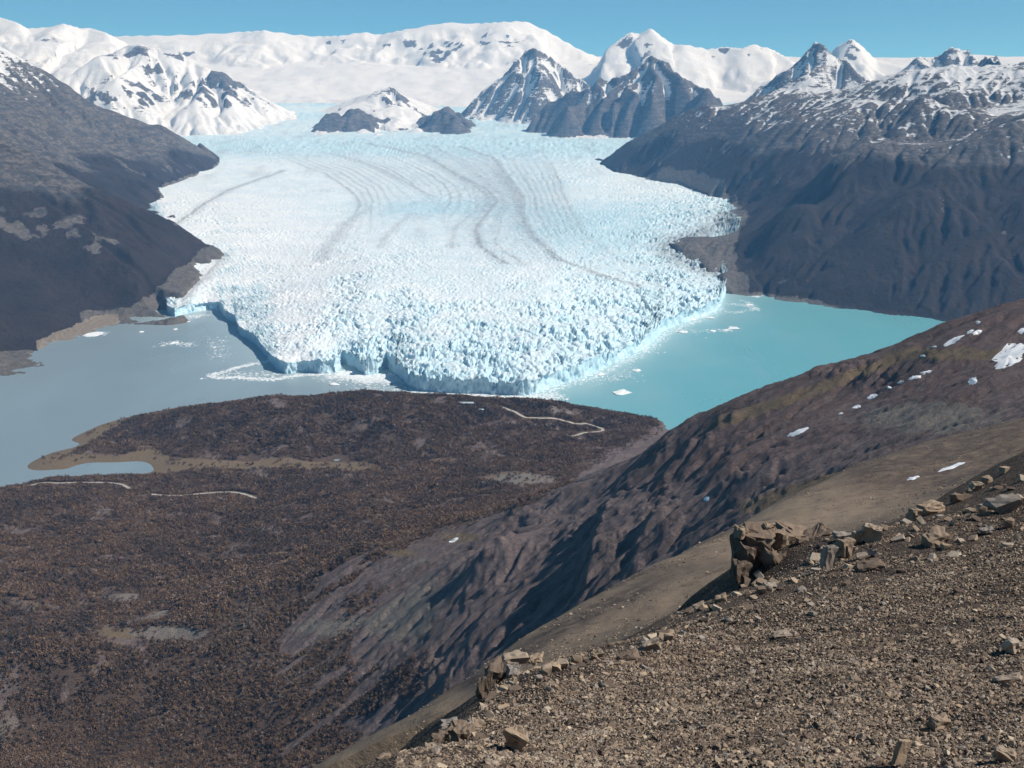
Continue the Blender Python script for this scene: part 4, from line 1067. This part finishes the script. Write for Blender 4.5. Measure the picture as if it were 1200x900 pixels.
def near_z(x, y): return NSF(x, y) + 2.2 * fbm(x / 40, y / 40, 4, seed=600) * sstep(40, 160, y) + .5 * fbm(x / 6, y / 6, 4, seed=605)
bn = 26000; by = 95 * (430 / 95.0) ** rng.random(bn); bk = -.12 + rng.random(bn) * .68; bx = bk * by
kp = (by < np.interp(bk, NCK[:, 0], NCK[:, 1])) & (rng.random(bn) < sstep(-.1, .35, fbm(bx / 30, by / 18, 4, seed=840))); bx, by = bx[kp], by[kp]; n2 = len(bx)
bs = (.12 + .16 * rng.random(n2) + .14 * rng.pareto(2.6, n2).clip(0, 4)) * (by / 200) ** .5
slope_kinds = [link_new("slope_stone", stone_mesh("slope_stone", 1100 + i, (1, .8, .35 + .06 * i), 12, .6)) for i in range(4)]
scatter("slope_stones", np.c_[bx, by, near_z(bx, by) + bs * .1], np.c_[bs * 1.2, bs, bs], np.c_[rng.normal(size=n2) * .3, rng.normal(size=n2) * .3, rng.random(n2) * 6.28], np.clip(.3 + .25 * rng.normal(size=n2), 0, 1), slope_kinds)
print("trees", len(tx_), "stones", n)

# ================================================================== ROADS, BUILDINGS
def mat_plain(name, c0, c1, scale=.5, rough=.8, bump=0.0, bd=.1):
    m = NT(name); n = m.noise(scale, 5, .65)
    m.color(m.mix(m.ramp(n, .3, .7), c0, c1)); m.rough(rough)
    if bump: m.bump(m.noise(scale * 4, 4, .7), bump, bd)
    return m.m
MAT_ROAD = mat_plain("pale_gravel_road", (0.34, 0.31, 0.27), (0.46, 0.42, 0.37), .05)
MAT_SNOW = mat_plain("old_snow", (0.80, 0.83, 0.87), (0.90, 0.91, 0.92), .4, .55, .3, .3)
MAT_FLOE = mat_plain("floating_ice", (0.78, 0.85, 0.88), (0.92, 0.94, 0.95), .05, .5)
def ribbon(name, line, width, mat):
    pts = []
    for i in range(len(line) - 1):
        for t in np.linspace(0, 1, 8, endpoint=False):
            pts.append([line[i][c] + t * (line[i + 1][c] - line[i][c]) for c in (0, 1)])
    pts.append(line[-1][:2]); pts = np.array(pts)
    for _ in range(6): pts[1:-1] = .25 * pts[:-2] + .5 * pts[1:-1] + .25 * pts[2:]
    t = np.gradient(pts, axis=0); t /= np.hypot(*t.T)[:, None] + 1e-9
    nrm = np.c_[-t[:, 1], t[:, 0]]
    rows = [pts + nrm * o * width for o in (-.5, -.17, .17, .5)]
    X = np.array([r[:, 0] for r in rows]); Y = np.array([r[:, 1] for r in rows])
    Zm = np.max([hill_z(X, Y)], axis=0); Zm = np.maximum(Zm, Zm.mean(0)[None]) + .9
    return grid_obj(name, X, Y, Zm, mat)
for l in ROADS3: ribbon("road", l, 10, MAT_ROAD)

def box(name, c, d, mat, parent=None, rz=0):
    x, y, z = (np.array(d) / 2)
    V = [(a * x, b * y, e * z) for e in (-1, 1) for b in (-1, 1) for a in (-1, 1)]
    F = [(0, 2, 3, 1), (4, 5, 7, 6), (0, 1, 5, 4), (2, 6, 7, 3), (0, 4, 6, 2), (1, 3, 7, 5)]
    o = mesh_from(name, V, F, mat, False, parent=parent); o.location = c; return o
MAT_WALL = mat_plain("white_render_wall", (0.62, 0.62, 0.60), (0.74, 0.74, 0.72), .2)
MAT_ROOF = mat_plain("pale_metal_roof", (0.40, 0.50, 0.55), (0.55, 0.64, 0.68), .2, .5)
MAT_GLASS = mat_plain("dark_window_glass", (0.03, 0.04, 0.05), (0.05, 0.06, 0.07), .2, .15)
def lodge(u, v, L_, W_, Hh, label, nwin):
    p = HH(u, v); z = float(hill_z(np.array([p[0]]), np.array([p[1]]))[0])
    e = bpy.data.objects.new("visitor_lodge", None); COL.objects.link(e); e.location = (p[0], p[1], z - .5)
    tag(e, label, "building")
    box("wall", (0, 0, Hh / 2), (L_, W_, Hh), MAT_WALL, e)
    V = [(-L_ / 2 - 1, -W_ / 2 - 1, Hh), (L_ / 2 + 1, -W_ / 2 - 1, Hh), (L_ / 2 + 1, W_ / 2 + 1, Hh), (-L_ / 2 - 1, W_ / 2 + 1, Hh), (-L_ / 2, 0, Hh + W_ * .28), (L_ / 2, 0, Hh + W_ * .28)]
    mesh_from("roof", V, np.array([(0, 1, 5), (0, 5, 4), (2, 3, 4), (2, 4, 5), (1, 2, 5), (3, 0, 4), (0, 3, 2), (0, 2, 1)]), MAT_ROOF, False, parent=e)
    for i in range(nwin):
        box("window", (-L_ / 2 + (i + .5) * L_ / nwin, -W_ / 2 - .02, Hh * .55), (L_ / nwin * .55, .1, Hh * .4), MAT_GLASS, e)
    box("door", (L_ * .08, -W_ / 2 - .05, Hh * .35), (1.6, .16, Hh * .7), MAT_ROOF, e)
lodge(546, 472, 52, 12, 6, "long low white visitor lodge with pale roof among the trees on the peninsula", 8)
lodge(564, 479, 16, 9, 5, "small white hut below the long visitor lodge on the peninsula", 3)

# ================================================================== SNOW PATCHES
def meet(u, v, zf, yc, span, n=500):
    """where readings meet a land surface, searched around the distance yc"""
    u = np.asarray(u, float); v = np.asarray(v, float)
    a, b = (u - 600) / FPX, (450 - v) / FPX
    y = np.linspace(yc - span, yc + span, n)[:, None]; s = y / (CP + b * SP)[None]
    z = H + s * (b * CP - SP)[None]; zz = zf(a[None] * s, y + 0 * s)
    i = np.argmax(z < zz, axis=0); j = np.arange(len(u))
    return (a[None] * s)[i, j], (y + 0 * s)[i, j], zz[i, j]
PATCHES = [(1183, 417, 22, 11, -35), (1117, 400, 13, 2.6, -28), (1137, 389, 5, 2, -30), (1145, 390, 6, 2.5, -20), (1146, 378, 3, 1.6, 0), (1072, 443, 7, 2.5, -15), (1085, 437, 7, 2, -10), (1140, 447, 6, 4, -30),
           (1198, 388, 5, 3, -20), (1022, 465, 6, 2.4, -20), (1004, 477, 5, 1.8, -10), (985, 485, 3, 1.2, -10), (935, 507, 12, 2.6, -22), (1042, 455, 3, 1.2, 0), (1055, 449, 4, 1.2, -20), (828, 585, 3, 3.2, 60),
           (532, 633, 6, 1.8, -25), (1081, 418, 3.5, 1.2, -10), (1094, 407, 3, 1, -10)]
LBL = {2: "lower of two snow specks close under the hill crest", 3: "wider of two snow specks close under the hill crest", 4: "tiny topmost snow speck right at the hill crest", 5: "left snow patch of a pair on the dark rocky hillside", 6: "right snow patch of a pair on the dark rocky hillside",
       8: "snow scrap above the largest patch on the hill", 9: "short snow patch above the grey scree fan", 10: "little snow dash below the short patch by the scree fan", 11: "faint snow fleck near the head of the long low strip", 13: "tiny snow dot on the rocky band of the hill", 14: "thin snow dash on the rocky band of the hill", 17: "snow fleck at the lower end of the slanting streak", 18: "smallest snow fleck beside the slanting streak",
       0: "largest snow patch, broad and ragged, high on the bare hill", 1: "long thin snow streak slanting below the hill crest", 7: "wedge of snow just below the largest patch on the hill", 12: "long narrow snow strip lying low on the gullied hill", 15: "small upright snow scrap in a crag of the gullied face", 16: "lone white snow scrap on the grey scree above the forest"}
for i, (u, v, a_px, b_px, ang) in enumerate(PATCHES):
    yc = HH(u, v)[1]; nth, nrh = 28, 5
    th = np.linspace(0, 2 * math.pi, nth, endpoint=False)[None]; rh = np.linspace(0.02, 1, nrh)[:, None]
    wob = 1 + .75 * fbm(np.cos(th) * 2.6 + i * 9, np.sin(th) * 2.6, 4, .65, seed=850)
    du = rh * wob * a_px * np.cos(th); dv = rh * wob * b_px * np.sin(th)
    c_, s_ = math.cos(math.radians(ang)), math.sin(math.radians(ang))
    X, Y, Z = meet((u + du * c_ - dv * s_).ravel(), (v + du * s_ + dv * c_).ravel(), hill_z, yc, 260)
    Y = np.clip(Y, np.median(Y) - 60, np.median(Y) + 60); Z = hill_z(X, Y)
    Z = Z + (.9 * (1 - (rh + 0 * th).ravel() ** 2) - .15) + .35
    F = [(r * nth + t, r * nth + (t + 1) % nth, (r + 1) * nth + (t + 1) % nth, (r + 1) * nth + t) for r in range(nrh - 1) for t in range(nth)]
    ctr = np.array([X.mean(), Y.mean(), Z.min()])
    o = mesh_from("snow_patch", np.c_[X, Y, Z] - ctr, np.array(F), MAT_SNOW, True); o.location = ctr
    tag(o, LBL.get(i, "small white snow patch left on the bare upper hill"), "snow patch", "snow patches on the hill")
for (u, v, a_px, b_px, ang, lab) in ((1115, 548, 17, 1.8, -19, "thin snow line along the smooth brown shoulder, the longer of two"), (1070, 561, 8, 1.6, -14, "short snow line on the smooth brown shoulder")):
    yc = float(np.interp(u, [c[0] for c in ns_crest[::-1]], [c[2] for c in ns_crest[::-1]])) * .93; nth, nrh = 26, 4
    th = np.linspace(0, 2 * math.pi, nth, endpoint=False)[None]; rh = np.linspace(0.02, 1, nrh)[:, None]
    du = rh * a_px * np.cos(th); dv = rh * b_px * np.sin(th) * (1 + .3 * np.sin(5 * th)); c_, s_ = math.cos(math.radians(ang)), math.sin(math.radians(ang))
    X, Y, Z = meet((u + du * c_ - dv * s_).ravel(), (v + du * s_ + dv * c_).ravel(), near_z, yc, yc * .3)
    Z = near_z(X, Y) + .12 + .18 * (1 - (rh + 0 * th).ravel() ** 2)
    F = [(r * nth + t, r * nth + (t + 1) % nth, (r + 1) * nth + (t + 1) % nth, (r + 1) * nth + t) for r in range(nrh - 1) for t in range(nth)]
    ctr = np.array([X.mean(), Y.mean(), Z.min()]); o = mesh_from("snow_patch", np.c_[X, Y, Z] - ctr, np.array(F), MAT_SNOW, True); o.location = ctr
    tag(o, lab, "snow patch", "snow patches on the hill")

# ================================================================== FLOATING ICE
def hull(name, seed, dims, n, mat, power=1.0):
    r = np.random.default_rng(seed); bm = bmesh.new()
    for i in range(n):
        p = r.normal(size=3); p /= np.linalg.norm(p); p[2] = p[2] if p[2] < .2 else p[2] * r.uniform(.4, 1.0)
        bm.verts.new(p * np.array(dims) * .5 * r.uniform(.8, 1.0))
    res = bmesh.ops.convex_hull(bm, input=bm.verts[:]); junk = list({g for g in res["geom_interior"] + res["geom_unused"] if isinstance(g, bmesh.types.BMVert)})
    if junk: bmesh.ops.delete(bm, geom=junk, context='VERTS')
    bmesh.ops.subdivide_edges(bm, edges=bm.edges[:], cuts=1, use_grid_fill=True)
    for v in bm.verts: v.co += Vector(r.normal(size=3) * np.array(dims) * .035)
    bmesh.ops.recalc_face_normals(bm, faces=bm.faces[:])
    me = bpy.data.meshes.new(name); bm.to_mesh(me); bm.free(); me.materials.append(mat); return me
BERGS = [(728, 460, 25, "long flat iceberg alone on the turquoise water"), (746, 434, 12, "blocky iceberg beside a trail of brash off the ice cliff"), (704, 439, 9, "small iceberg close under the sunlit ice cliff"), (800, 389, 15, "paired flat floe near the far ice cliff on turquoise water"),
         (835, 388, 11, "short floe between two larger icebergs on turquoise water"), (860, 385, 19, "long white iceberg far out in the turquoise bay"), (851, 387, 9, "small floe almost touching the long far iceberg"), (827, 396, 4, "tiny floe alone below the short middle floe"), (773, 404, 3, "ice speck just off the bend of the ice cliff"), (771, 414, 3, "ice speck on open turquoise water, left of a pair"), (779, 413, 3, "ice speck on open turquoise water, right of a pair"), (812, 375, 10, "low ice raft touching the far ice cliff"),
         (832, 373, 12, "second low ice raft touching the far ice cliff"), (110, 392, 28, "long thin ice floe drifting near the left shore"), (204, 402, 12, "small curved floe in the grey left bay"), (166, 389, 6, "little floe between the left shore and glacier corner"), (236, 444, 4, "tiny floe just outside the loop of slush"), (392, 450, 17, "iceberg at the edge of the slush by the ice cliff"), (884, 347, 12, "ice floe stranded against the right shore"),
         (862, 343, 16, "ice raft wedged between the glacier and right shore"), (877, 358, 12, "floe among the brash ring near the right shore"), (252, 407, 5, "upper small floe beside the shadowed ice wall"), (258, 418, 4, "lower small floe beside the shadowed ice wall"), (219, 377, 8, "floe tucked under the glacier's grey-water corner"), (206, 386, 7, "floe drifting off the glacier's grey-water corner")]
for i, (u, v, w, lab) in enumerate(BERGS):
    p = G(u, v); wm = w * p[1] / FPX
    o = bpy.data.objects.new("iceberg", hull("iceberg", 300 + i, (wm, wm * random.uniform(.9, 1.6), min(16, 3.5 + wm * .22)), 22, MAT_FLOE)); COL.objects.link(o)
    o.location = (p[0], p[1], .5); o.rotation_euler = (0, 0, random.uniform(-.25, .25))
    tag(o, lab or "tiny white ice floe drifting on the lake", "iceberg", "ice afloat on the lake")
bp = []
def strew(line, n, spread, pw=1.0):
    L = [G(u, v) for u, v in line]; d = np.r_[0, np.cumsum([math.hypot(L[i + 1][0] - L[i][0], L[i + 1][1] - L[i][1]) for i in range(len(L) - 1)])]
    t = rng.random(n) * d[-1]
    x = np.interp(t, d, [p[0] for p in L]) + rng.normal(size=n) * spread; y = np.interp(t, d, [p[1] for p in L]) + rng.normal(size=n) * spread * 1.3
    bp.append(np.c_[x, y])
strew([(335, 420), (318, 423), (300, 426), (280, 430), (262, 436), (246, 440), (256, 443), (275, 442), (295, 444), (320, 445), (350, 440), (385, 438)], 1500, 10)
strew([(262, 438), (300, 440), (330, 441)], 250, 26)
strew([(385, 440), (410, 441), (430, 445), (450, 444), (462, 447)], 1800, 30)
strew([(395, 436), (425, 441), (455, 440)], 900, 18)
strew([(486, 460), (520, 463), (560, 464), (600, 466), (640, 466), (655, 464)], 2200, 26)
strew([(186, 376), (200, 378), (222, 372), (240, 369)], 500, 22)
strew([(190, 404), (206, 401), (225, 405)], 150, 18)
strew([(250, 396), (256, 410), (258, 420)], 140, 25)
strew([(640, 461), (700, 438), (755, 412), (775, 394), (812, 378), (846, 360)], 1500, 20)
strew([(855, 338), (870, 343), (888, 347)], 700, 22); strew([(850, 357), (870, 357), (885, 362), (862, 366), (846, 366)], 260, 16); strew([(870, 352), (882, 357), (888, 364)], 160, 12)
strew([(690, 446), (720, 440), (740, 436)], 220, 40); strew([(795, 388), (835, 388), (862, 385)], 160, 22); strew([(100, 394), (125, 390)], 90, 14); strew([(410, 452), (440, 457), (480, 458)], 180, 25)
bp = np.vstack(bp)
floe_kinds = []
for i in range(5):
    r = np.random.default_rng(40 + i); an = np.sort(r.random(7) * 6.283); rr = .5 * r.uniform(.6, 1, 7)
    V = [(a_ * math.cos(t_), a_ * math.sin(t_), h_) for h_ in (-.1, .12) for a_, t_ in zip(rr, an)] + [(0, 0, .15)]
    F = [(j, (j + 1) % 7, 7 + (j + 1) % 7) for j in range(7)] + [(j, 7 + (j + 1) % 7, 7 + j) for j in range(7)] + [(7 + j, 7 + (j + 1) % 7, 14) for j in range(7)]
    floe_kinds.append(mesh_from("ice_floe", V, np.array(F), MAT_FLOE, False))
# keep the slush on open water, in front of the wall
kk_ = bp[:, 0] / bp[:, 1]; bp = bp[bp[:, 1] < np.interp(kk_, FK, FY) + 4]
nb = len(bp); fsz = 3.0 + 4 * rng.random(nb) + 3 * rng.pareto(2.5, nb).clip(0, 3)
scatter("brash_ice", np.c_[bp, np.full(nb, .15)], np.c_[fsz * 1.3, fsz, np.full(nb, 3.0)], np.c_[0 * fsz, 0 * fsz, rng.random(nb) * 6.28], 0 * fsz, floe_kinds)

# ================================================================== ROCKS OF THE SCREE SLOPE
def FH(u, v):
    x, y, z = meet([u], [v], foreground_z, 53, 42, 1400); return float(x[0]), float(y[0]), float(z[0])
_cache = {}
def rock(name, u, v, w, h, seed, deep=.8, yaw=0., pitch=0., roll=0., own=.5, parent=None, n=15, boxy=.66, lift=0.0, yy=None):
    """a block whose face spans w x h readings round u, v, resting on the slope"""
    if yy is None: v = max(v, float(np.interp(u, [c[0] for c in fs_edge[::-1]], [c[1] for c in fs_edge[::-1]])) + 6 - h * .35)
    y = yy or FH(u, min(v + h * .5, 1010))[1]
    s = y / FPX; dims = (w * s, w * s * deep, h * s * 1.12)
    me = stone_mesh(name, seed, dims, n, boxy, own)
    bm = bmesh.new(); bm.from_mesh(me)
    if w > 17:
        bmesh.ops.subdivide_edges(bm, edges=bm.edges[:], cuts=3, use_grid_fill=True)
        bmesh.ops.triangulate(bm, faces=bm.faces[:])
        co = np.array([vv.co[:] for vv in bm.verts]); m_ = min(dims); q_ = co / m_
        d_ = (ridged(q_[:, 0] * 1.6 + q_[:, 2] * .7 + seed, q_[:, 1] * 1.6 + q_[:, 2] * 1.9, 4, .6, seed=5) - .55) * .30 + (np.floor(2.4 * perlin(q_[:, 0] * 1.1 + 5.3 + seed, q_[:, 2] * 1.4 + q_[:, 1], 9)) / 2.4) * .18
        l_ = np.linalg.norm(co, axis=1)[:, None] + 1e-6; co = co + co / l_ * (d_ * m_)[:, None]
        for vv, c_ in zip(bm.verts, co): vv.co = c_
    elif w > 12:
        bmesh.ops.bevel(bm, geom=bm.edges[:], offset=min(dims) * .05, segments=1, affect='EDGES', profile=.6, clamp_overlap=True)
        rr = np.random.default_rng(seed + 7)
        for vv in bm.verts: vv.co += Vector(rr.normal(size=3) * min(dims) * .018)
    bm.to_mesh(me); bm.free()
    at_ = me.attributes.get("own") or me.attributes.new("own", 'FLOAT', 'POINT'); at_.data.foreach_set("value", np.zeros(len(me.vertices), np.float32))
    at_ = me.attributes.new("tone", 'FLOAT', 'POINT'); at_.data.foreach_set("value", np.full(len(me.vertices), .12 + own * .9, np.float32))
    o = bpy.data.objects.new(name, me); COL.objects.link(o)
    c = P(u, v, y + dims[1] * .35); o.location = (c[0], c[1], c[2] + lift)
    o.rotation_euler = (pitch, roll, yaw)
    if parent:
        o.parent = parent; o.location = Vector(o.location) - parent.location
    return o
def outcrop(label, u, v, blocks):
    p = FH(u, v); e = bpy.data.objects.new("rock_outcrop", None); COL.objects.link(e); e.location = p
    tag(e, label, "outcrop", "rock outcrops along the slope's edge")
    for i, b in enumerate(blocks):
        rock("rock_face" if b[3] > b[2] * 1.15 else "capstone" if b[2] > b[3] * 1.9 else "rock_block", *b[:4], seed=int(b[0] * 7 + b[1]), parent=e, **(b[4] if len(b) > 4 else {}))
D = lambda **k: k
outcrop("tall dark crag with overhanging left face and stacked blocks", 888, 692, [
    (876, 656, 40, 74, D(deep=1.0, yaw=.25, own=.02, yy=71.5, n=22)), (886, 629, 46, 26, D(deep=1.1, yaw=-.2, own=.2, yy=72, n=20)), (907, 664, 40, 46, D(deep=.9, yaw=.3, own=.1, yy=70.8, n=20)), (917, 634, 26, 26, D(yaw=.5, own=.3, yy=72.5)),
    (890, 686, 50, 26, D(deep=1.2, yaw=.1, own=.1, yy=70, n=20)), (936, 632, 44, 28, D(deep=1.2, yaw=.2, own=.25, yy=73.5, n=20)), (958, 628, 46, 17, D(deep=.9, yaw=.1, roll=-.45, own=.15, yy=73)), (938, 656, 52, 32, D(deep=1.2, yaw=-.2, own=.05, yy=72.5, n=20)),
    (870, 622, 20, 14, D(yaw=.7, own=.4, yy=72)), (902, 618, 18, 11, D(yaw=.2, own=.45, yy=73)), (867, 674, 24, 40, D(deep=1, yaw=.5, own=.0, yy=70.5, n=20)), (952, 664, 48, 26, D(deep=1.2, yaw=.2, own=.1, yy=71.5)), (922, 678, 36, 22, D(yaw=.4, own=.15, yy=70.5)), (972, 640, 30, 30, D(yaw=.3, own=.1, yy=73.2))])
outcrop("broken dark ledge with a shadowed hollow and tan capstones", 590, 822, [
    (580, 794, 30, 44, D(deep=1.0, yaw=.3, own=.1, yy=40)), (604, 771, 36, 12, D(deep=.9, roll=-.15, yaw=.2, own=.6, yy=41)), (602, 786, 20, 20, D(yaw=.4, own=.75, yy=40)), (590, 812, 24, 14, D(yaw=.1, own=.6, yy=37.5)),
    (585, 824, 54, 16, D(deep=.9, yaw=-.1, roll=-.1, own=.12, yy=36.5)), (572, 836, 28, 22, D(deep=.8, yaw=.4, own=.6, yy=35.5)), (624, 792, 20, 20, D(yaw=.7, own=.5, yy=40)), (614, 810, 28, 20, D(yaw=.2, own=.3, yy=38.5)), (628, 772, 22, 12, D(yaw=.1, roll=-.2, own=.45, yy=42)), (566, 806, 18, 30, D(yaw=.2, own=.1, yy=38))])
outcrop("low cluster of tan blocks where the scree breaks off", 500, 898, [
    (526, 849, 28, 16, D(yaw=.3, own=.75, yy=32)), (540, 860, 38, 26, D(deep=.9, yaw=-.2, own=.2, yy=31.5)), (508, 882, 34, 18, D(yaw=.2, roll=.1, own=.6, yy=29)), (530, 876, 22, 12, D(yaw=.6, own=.5, yy=30)), (488, 896, 48, 18, D(yaw=-.1, own=.6, yy=27.5)),
    (450, 893, 24, 26, D(yaw=.5, own=.3, yy=27)), (470, 900, 24, 20, D(yaw=.2, own=.65, yy=27)), (520, 862, 18, 14, D(yaw=.1, own=.12, yy=31)), (560, 850, 24, 14, D(yaw=.3, own=.4, yy=33)), (512, 866, 20, 12, D(yaw=.5, own=.15, yy=30.5))])
MARKS = [(888, 660, "the tall dark crag"), (600, 800, "the hollowed dark ledge"), (500, 880, "the tan block cluster"), (606, 866, "the big wedge boulder"), (1056, 882, "the upright leaning slab"), (1183, 796, "the long flat slab"), (1190, 757, "the rounded grey boulder"),
         (917, 744, "the flat pale slab"), (1022, 625, "the pale square block"), (1099, 631, "the tilted black-ended slab"), (1176, 592, "the bluish slab"), (1144, 560, "the two-stone stack"), (764, 757, "the pale tilted slab"), (735, 771, "the dark sloping slab"), (1018, 664, "the long dark slab"), (660, 751, "the pale rim block"), (1101, 848, "the grey-brown block"), (1176, 884, "the broken-cornered block")]
MARKS_ = MARKS
BOULDERS = [  # u, v, width, height, options, label
    (970, 653, 20, 30, D(yaw=.35, roll=.2, own=.78), "grey boulder with a flat sunlit face beside the tall crag"), (990, 642, 26, 26, D(yaw=.6, own=.3), "dark pointed boulder wedged among pale blocks right of the crag"),
    (987, 617, 22, 12, D(yaw=.2, own=.75), "grey flat stone on top of the crag's rubble"), (1005, 628, 16, 18, D(yaw=.1, own=.6), "narrow tan block standing between grey and pale boulders"), (1022, 625, 24, 20, D(yaw=-.3, roll=.15, own=.62, boxy=.9), "pale square block with a bright flat face at the crag's end"),
    (1018, 664, 44, 12, D(deep=.6, roll=-.25, own=.12), "long dark slab with a shadowed underside below the crag"), (1092, 592, 32, 15, D(yaw=.4, roll=-.2, own=.5), "boulder with dark left side and pale right face on the slope edge"), (1072, 603, 18, 16, D(yaw=.2, own=.5), "upright tan rock beside the dark-sided edge boulder"),
    (1120, 577, 16, 12, D(yaw=.4, own=.2), "dark lump of rock on the slope's skyline"), (1145, 565, 18, 10, D(yaw=.1, own=.6), "lower stone of a two-stone stack on the skyline"), (1144, 556, 16, 8, D(yaw=.3, own=.6), "upper stone of a two-stone stack on the skyline"),
    (1157, 545, 14, 9, D(yaw=.5, own=.3), None), (1177, 537, 12, 8, D(yaw=.5, own=.55), None), (1099, 631, 36, 18, D(yaw=.1, roll=-.35, own=.35), "tilted slab with a black left end on dark scree"), (1158, 622, 18, 9, D(roll=-.3, own=.75), None), (1182, 613, 14, 12, D(own=.3), None),
    (1176, 592, 44, 18, D(deep=.6, roll=-.3, own=.72), "bluish slab in shade near the slope's skyline"), (1151, 595, 12, 9, D(own=.6), None), (606, 866, 40, 30, D(deep=.7, yaw=-.35, roll=.12, own=.5), "big wedge boulder throwing a long shadow on gravel"),
    (577, 896, 20, 10, D(own=.65), None), (1056, 882, 22, 34, D(deep=.35, yaw=.5, roll=.35, own=.5, boxy=.9), "upright leaning slab standing alone in the gravel"), (1101, 848, 30, 18, D(yaw=.2, roll=.1, own=.35), "grey-brown block with dark base in the gravel"), (1176, 884, 30, 22, D(yaw=-.3, own=.6), "tan block with a broken corner low on the gravel"),
    (1183, 796, 42, 12, D(deep=.6, roll=-.15, own=.65), "long flat tan slab lying on gravel"), (1190, 757, 28, 18, D(yaw=.3, own=.85), "rounded grey boulder among the gravel"), (660, 751, 16, 12, D(own=.62), "pale block on the edge above the ravine"), (764, 757, 28, 14, D(roll=-.35, own=.62), "pale tilted slab on the slope's edge"),
    (735, 771, 34, 10, D(roll=-.3, own=.15), "dark sloping slab in a ledge of the edge"), (783, 747, 14, 9, D(own=.5), None), (902, 688, 18, 10, D(own=.7), None), (893, 692, 14, 10, D(own=.2), None), (1036, 614, 10, 8, D(own=.5), None), (917, 744, 26, 8, D(roll=-.2, own=.65), "flat pale slab midway down the gravel"),
    (1010, 652, 16, 8, D(roll=-.3, own=.65), None), (700, 768, 20, 12, D(roll=-.2, own=.4), None), (650, 772, 18, 12, D(own=.55), None), (676, 762, 16, 10, D(own=.3), None), (640, 784, 16, 12, D(own=.6), None), (820, 712, 18, 8, D(roll=-.3, own=.55), None), (845, 702, 20, 8, D(roll=-.35, own=.4), None)]
for i, (u, v, w, h, kw, lab) in enumerate(BOULDERS):
    if not lab:
        near = min(MARKS_, key=lambda m_: math.hypot(m_[0] - u, m_[1] - v)); k_o = kw.get("own", .5)
        lab = "medium %s rock, %s, near %s" % ("dark" if k_o < .35 else "grey" if .7 < k_o < .9 else "tan", "tilted" if kw.get("roll") else "squat", near[2])
    tag(rock("boulder", u, v, w, h, 2000 + i, **kw), lab, "rock", "rocks on the scree slope")
rr = random.Random(12); shapes = [stone_mesh("loose_rock", 3000 + i, (1, rr.uniform(.5, .9), rr.uniform(.22, .6)), 14, rr.uniform(.6, .85), 1.0) for i in range(16)]
cnt = 0
while cnt < 230:
    edge = rr.random() < .4; ledge = (not edge) and rr.random() < .4
    if edge:
        e = fs_edge[rr.randrange(1, 18)]; u = e[0] + rr.gauss(0, 30); v = np.interp(u, [c[0] for c in fs_edge[::-1]], [c[1] for c in fs_edge[::-1]]) + abs(rr.gauss(4, 26))
    elif ledge:
        u = rr.uniform(700, 1215); v = np.interp(u, [700, 850, 1000, 1100, 1215], [785, 735, 682, 655, 612]) + rr.gauss(0, 14)
    else:
        u = rr.uniform(440, 1215); v = rr.uniform(600, 905)
    ve = np.interp(u, [c[0] for c in fs_edge[::-1]], [c[1] for c in fs_edge[::-1]])
    if v < ve + 3 or v > 905 or u > 1215: continue
    x, y, z = FH(u, v)
    if y > 95: continue
    s = y / FPX * (rr.uniform(7, 12) + 7 * rr.random() ** 3 + (3 if edge else 0))
    o = bpy.data.objects.new("loose_rock", shapes[rr.randrange(16)]); COL.objects.link(o)
    o.location = (x, y, z + s * .08); o.scale = (s, s * rr.uniform(.8, 1.2), s * rr.uniform(.7, 1.1)); o.rotation_euler = (-.35 + rr.gauss(0, .2), -.2 + rr.gauss(0, .2), rr.uniform(0, 6.28))
    near = min(MARKS, key=lambda m_: math.hypot(m_[0] - u, m_[1] - v))
    flat = "flat" if o.data.vertices and max(q.co.z for q in o.data.vertices) < .17 else "chunky"
    where = "on the broken rim of the slope" if v < ve + 14 else "on the stony ledge line" if ledge else "among scree stones"
    tag(o, ("small %s rock %s by %s" % (flat, where, near[2])), "rock", "loose rocks in the scree")
    cnt += 1

# ================================================================== AIR
def haze():
    x0, x1, y0, y1, z0, z1 = -17500, 17500, -400, 27200, -420, 3400
    V = [(x, y, z) for z in (z0, z1) for y in (y0, y1) for x in (x0, x1)]
    F = [(0, 2, 3, 1), (4, 5, 7, 6), (0, 1, 5, 4), (2, 6, 7, 3), (0, 4, 6, 2), (1, 3, 7, 5)]
    m = bpy.data.materials.new("clear_mountain_air"); m.use_nodes = True
    n = m.node_tree.nodes; n.clear()
    out = n.new("ShaderNodeOutputMaterial"); pv = n.new("ShaderNodeVolumePrincipled")
    pv.inputs["Color"].default_value = (0.22, 0.54, 1.0, 1)
    pv.inputs["Absorption Color"].default_value = (1, 1, 1, 1)
    pv.inputs["Density"].default_value = 2.7e-5
    pv.inputs["Anisotropy"].default_value = 0.0
    m.node_tree.links.new(pv.outputs[0], out.inputs["Volume"])
    o = mesh_from("haze", V, F, m, False)
    tag(o, kind='stuff')
haze()
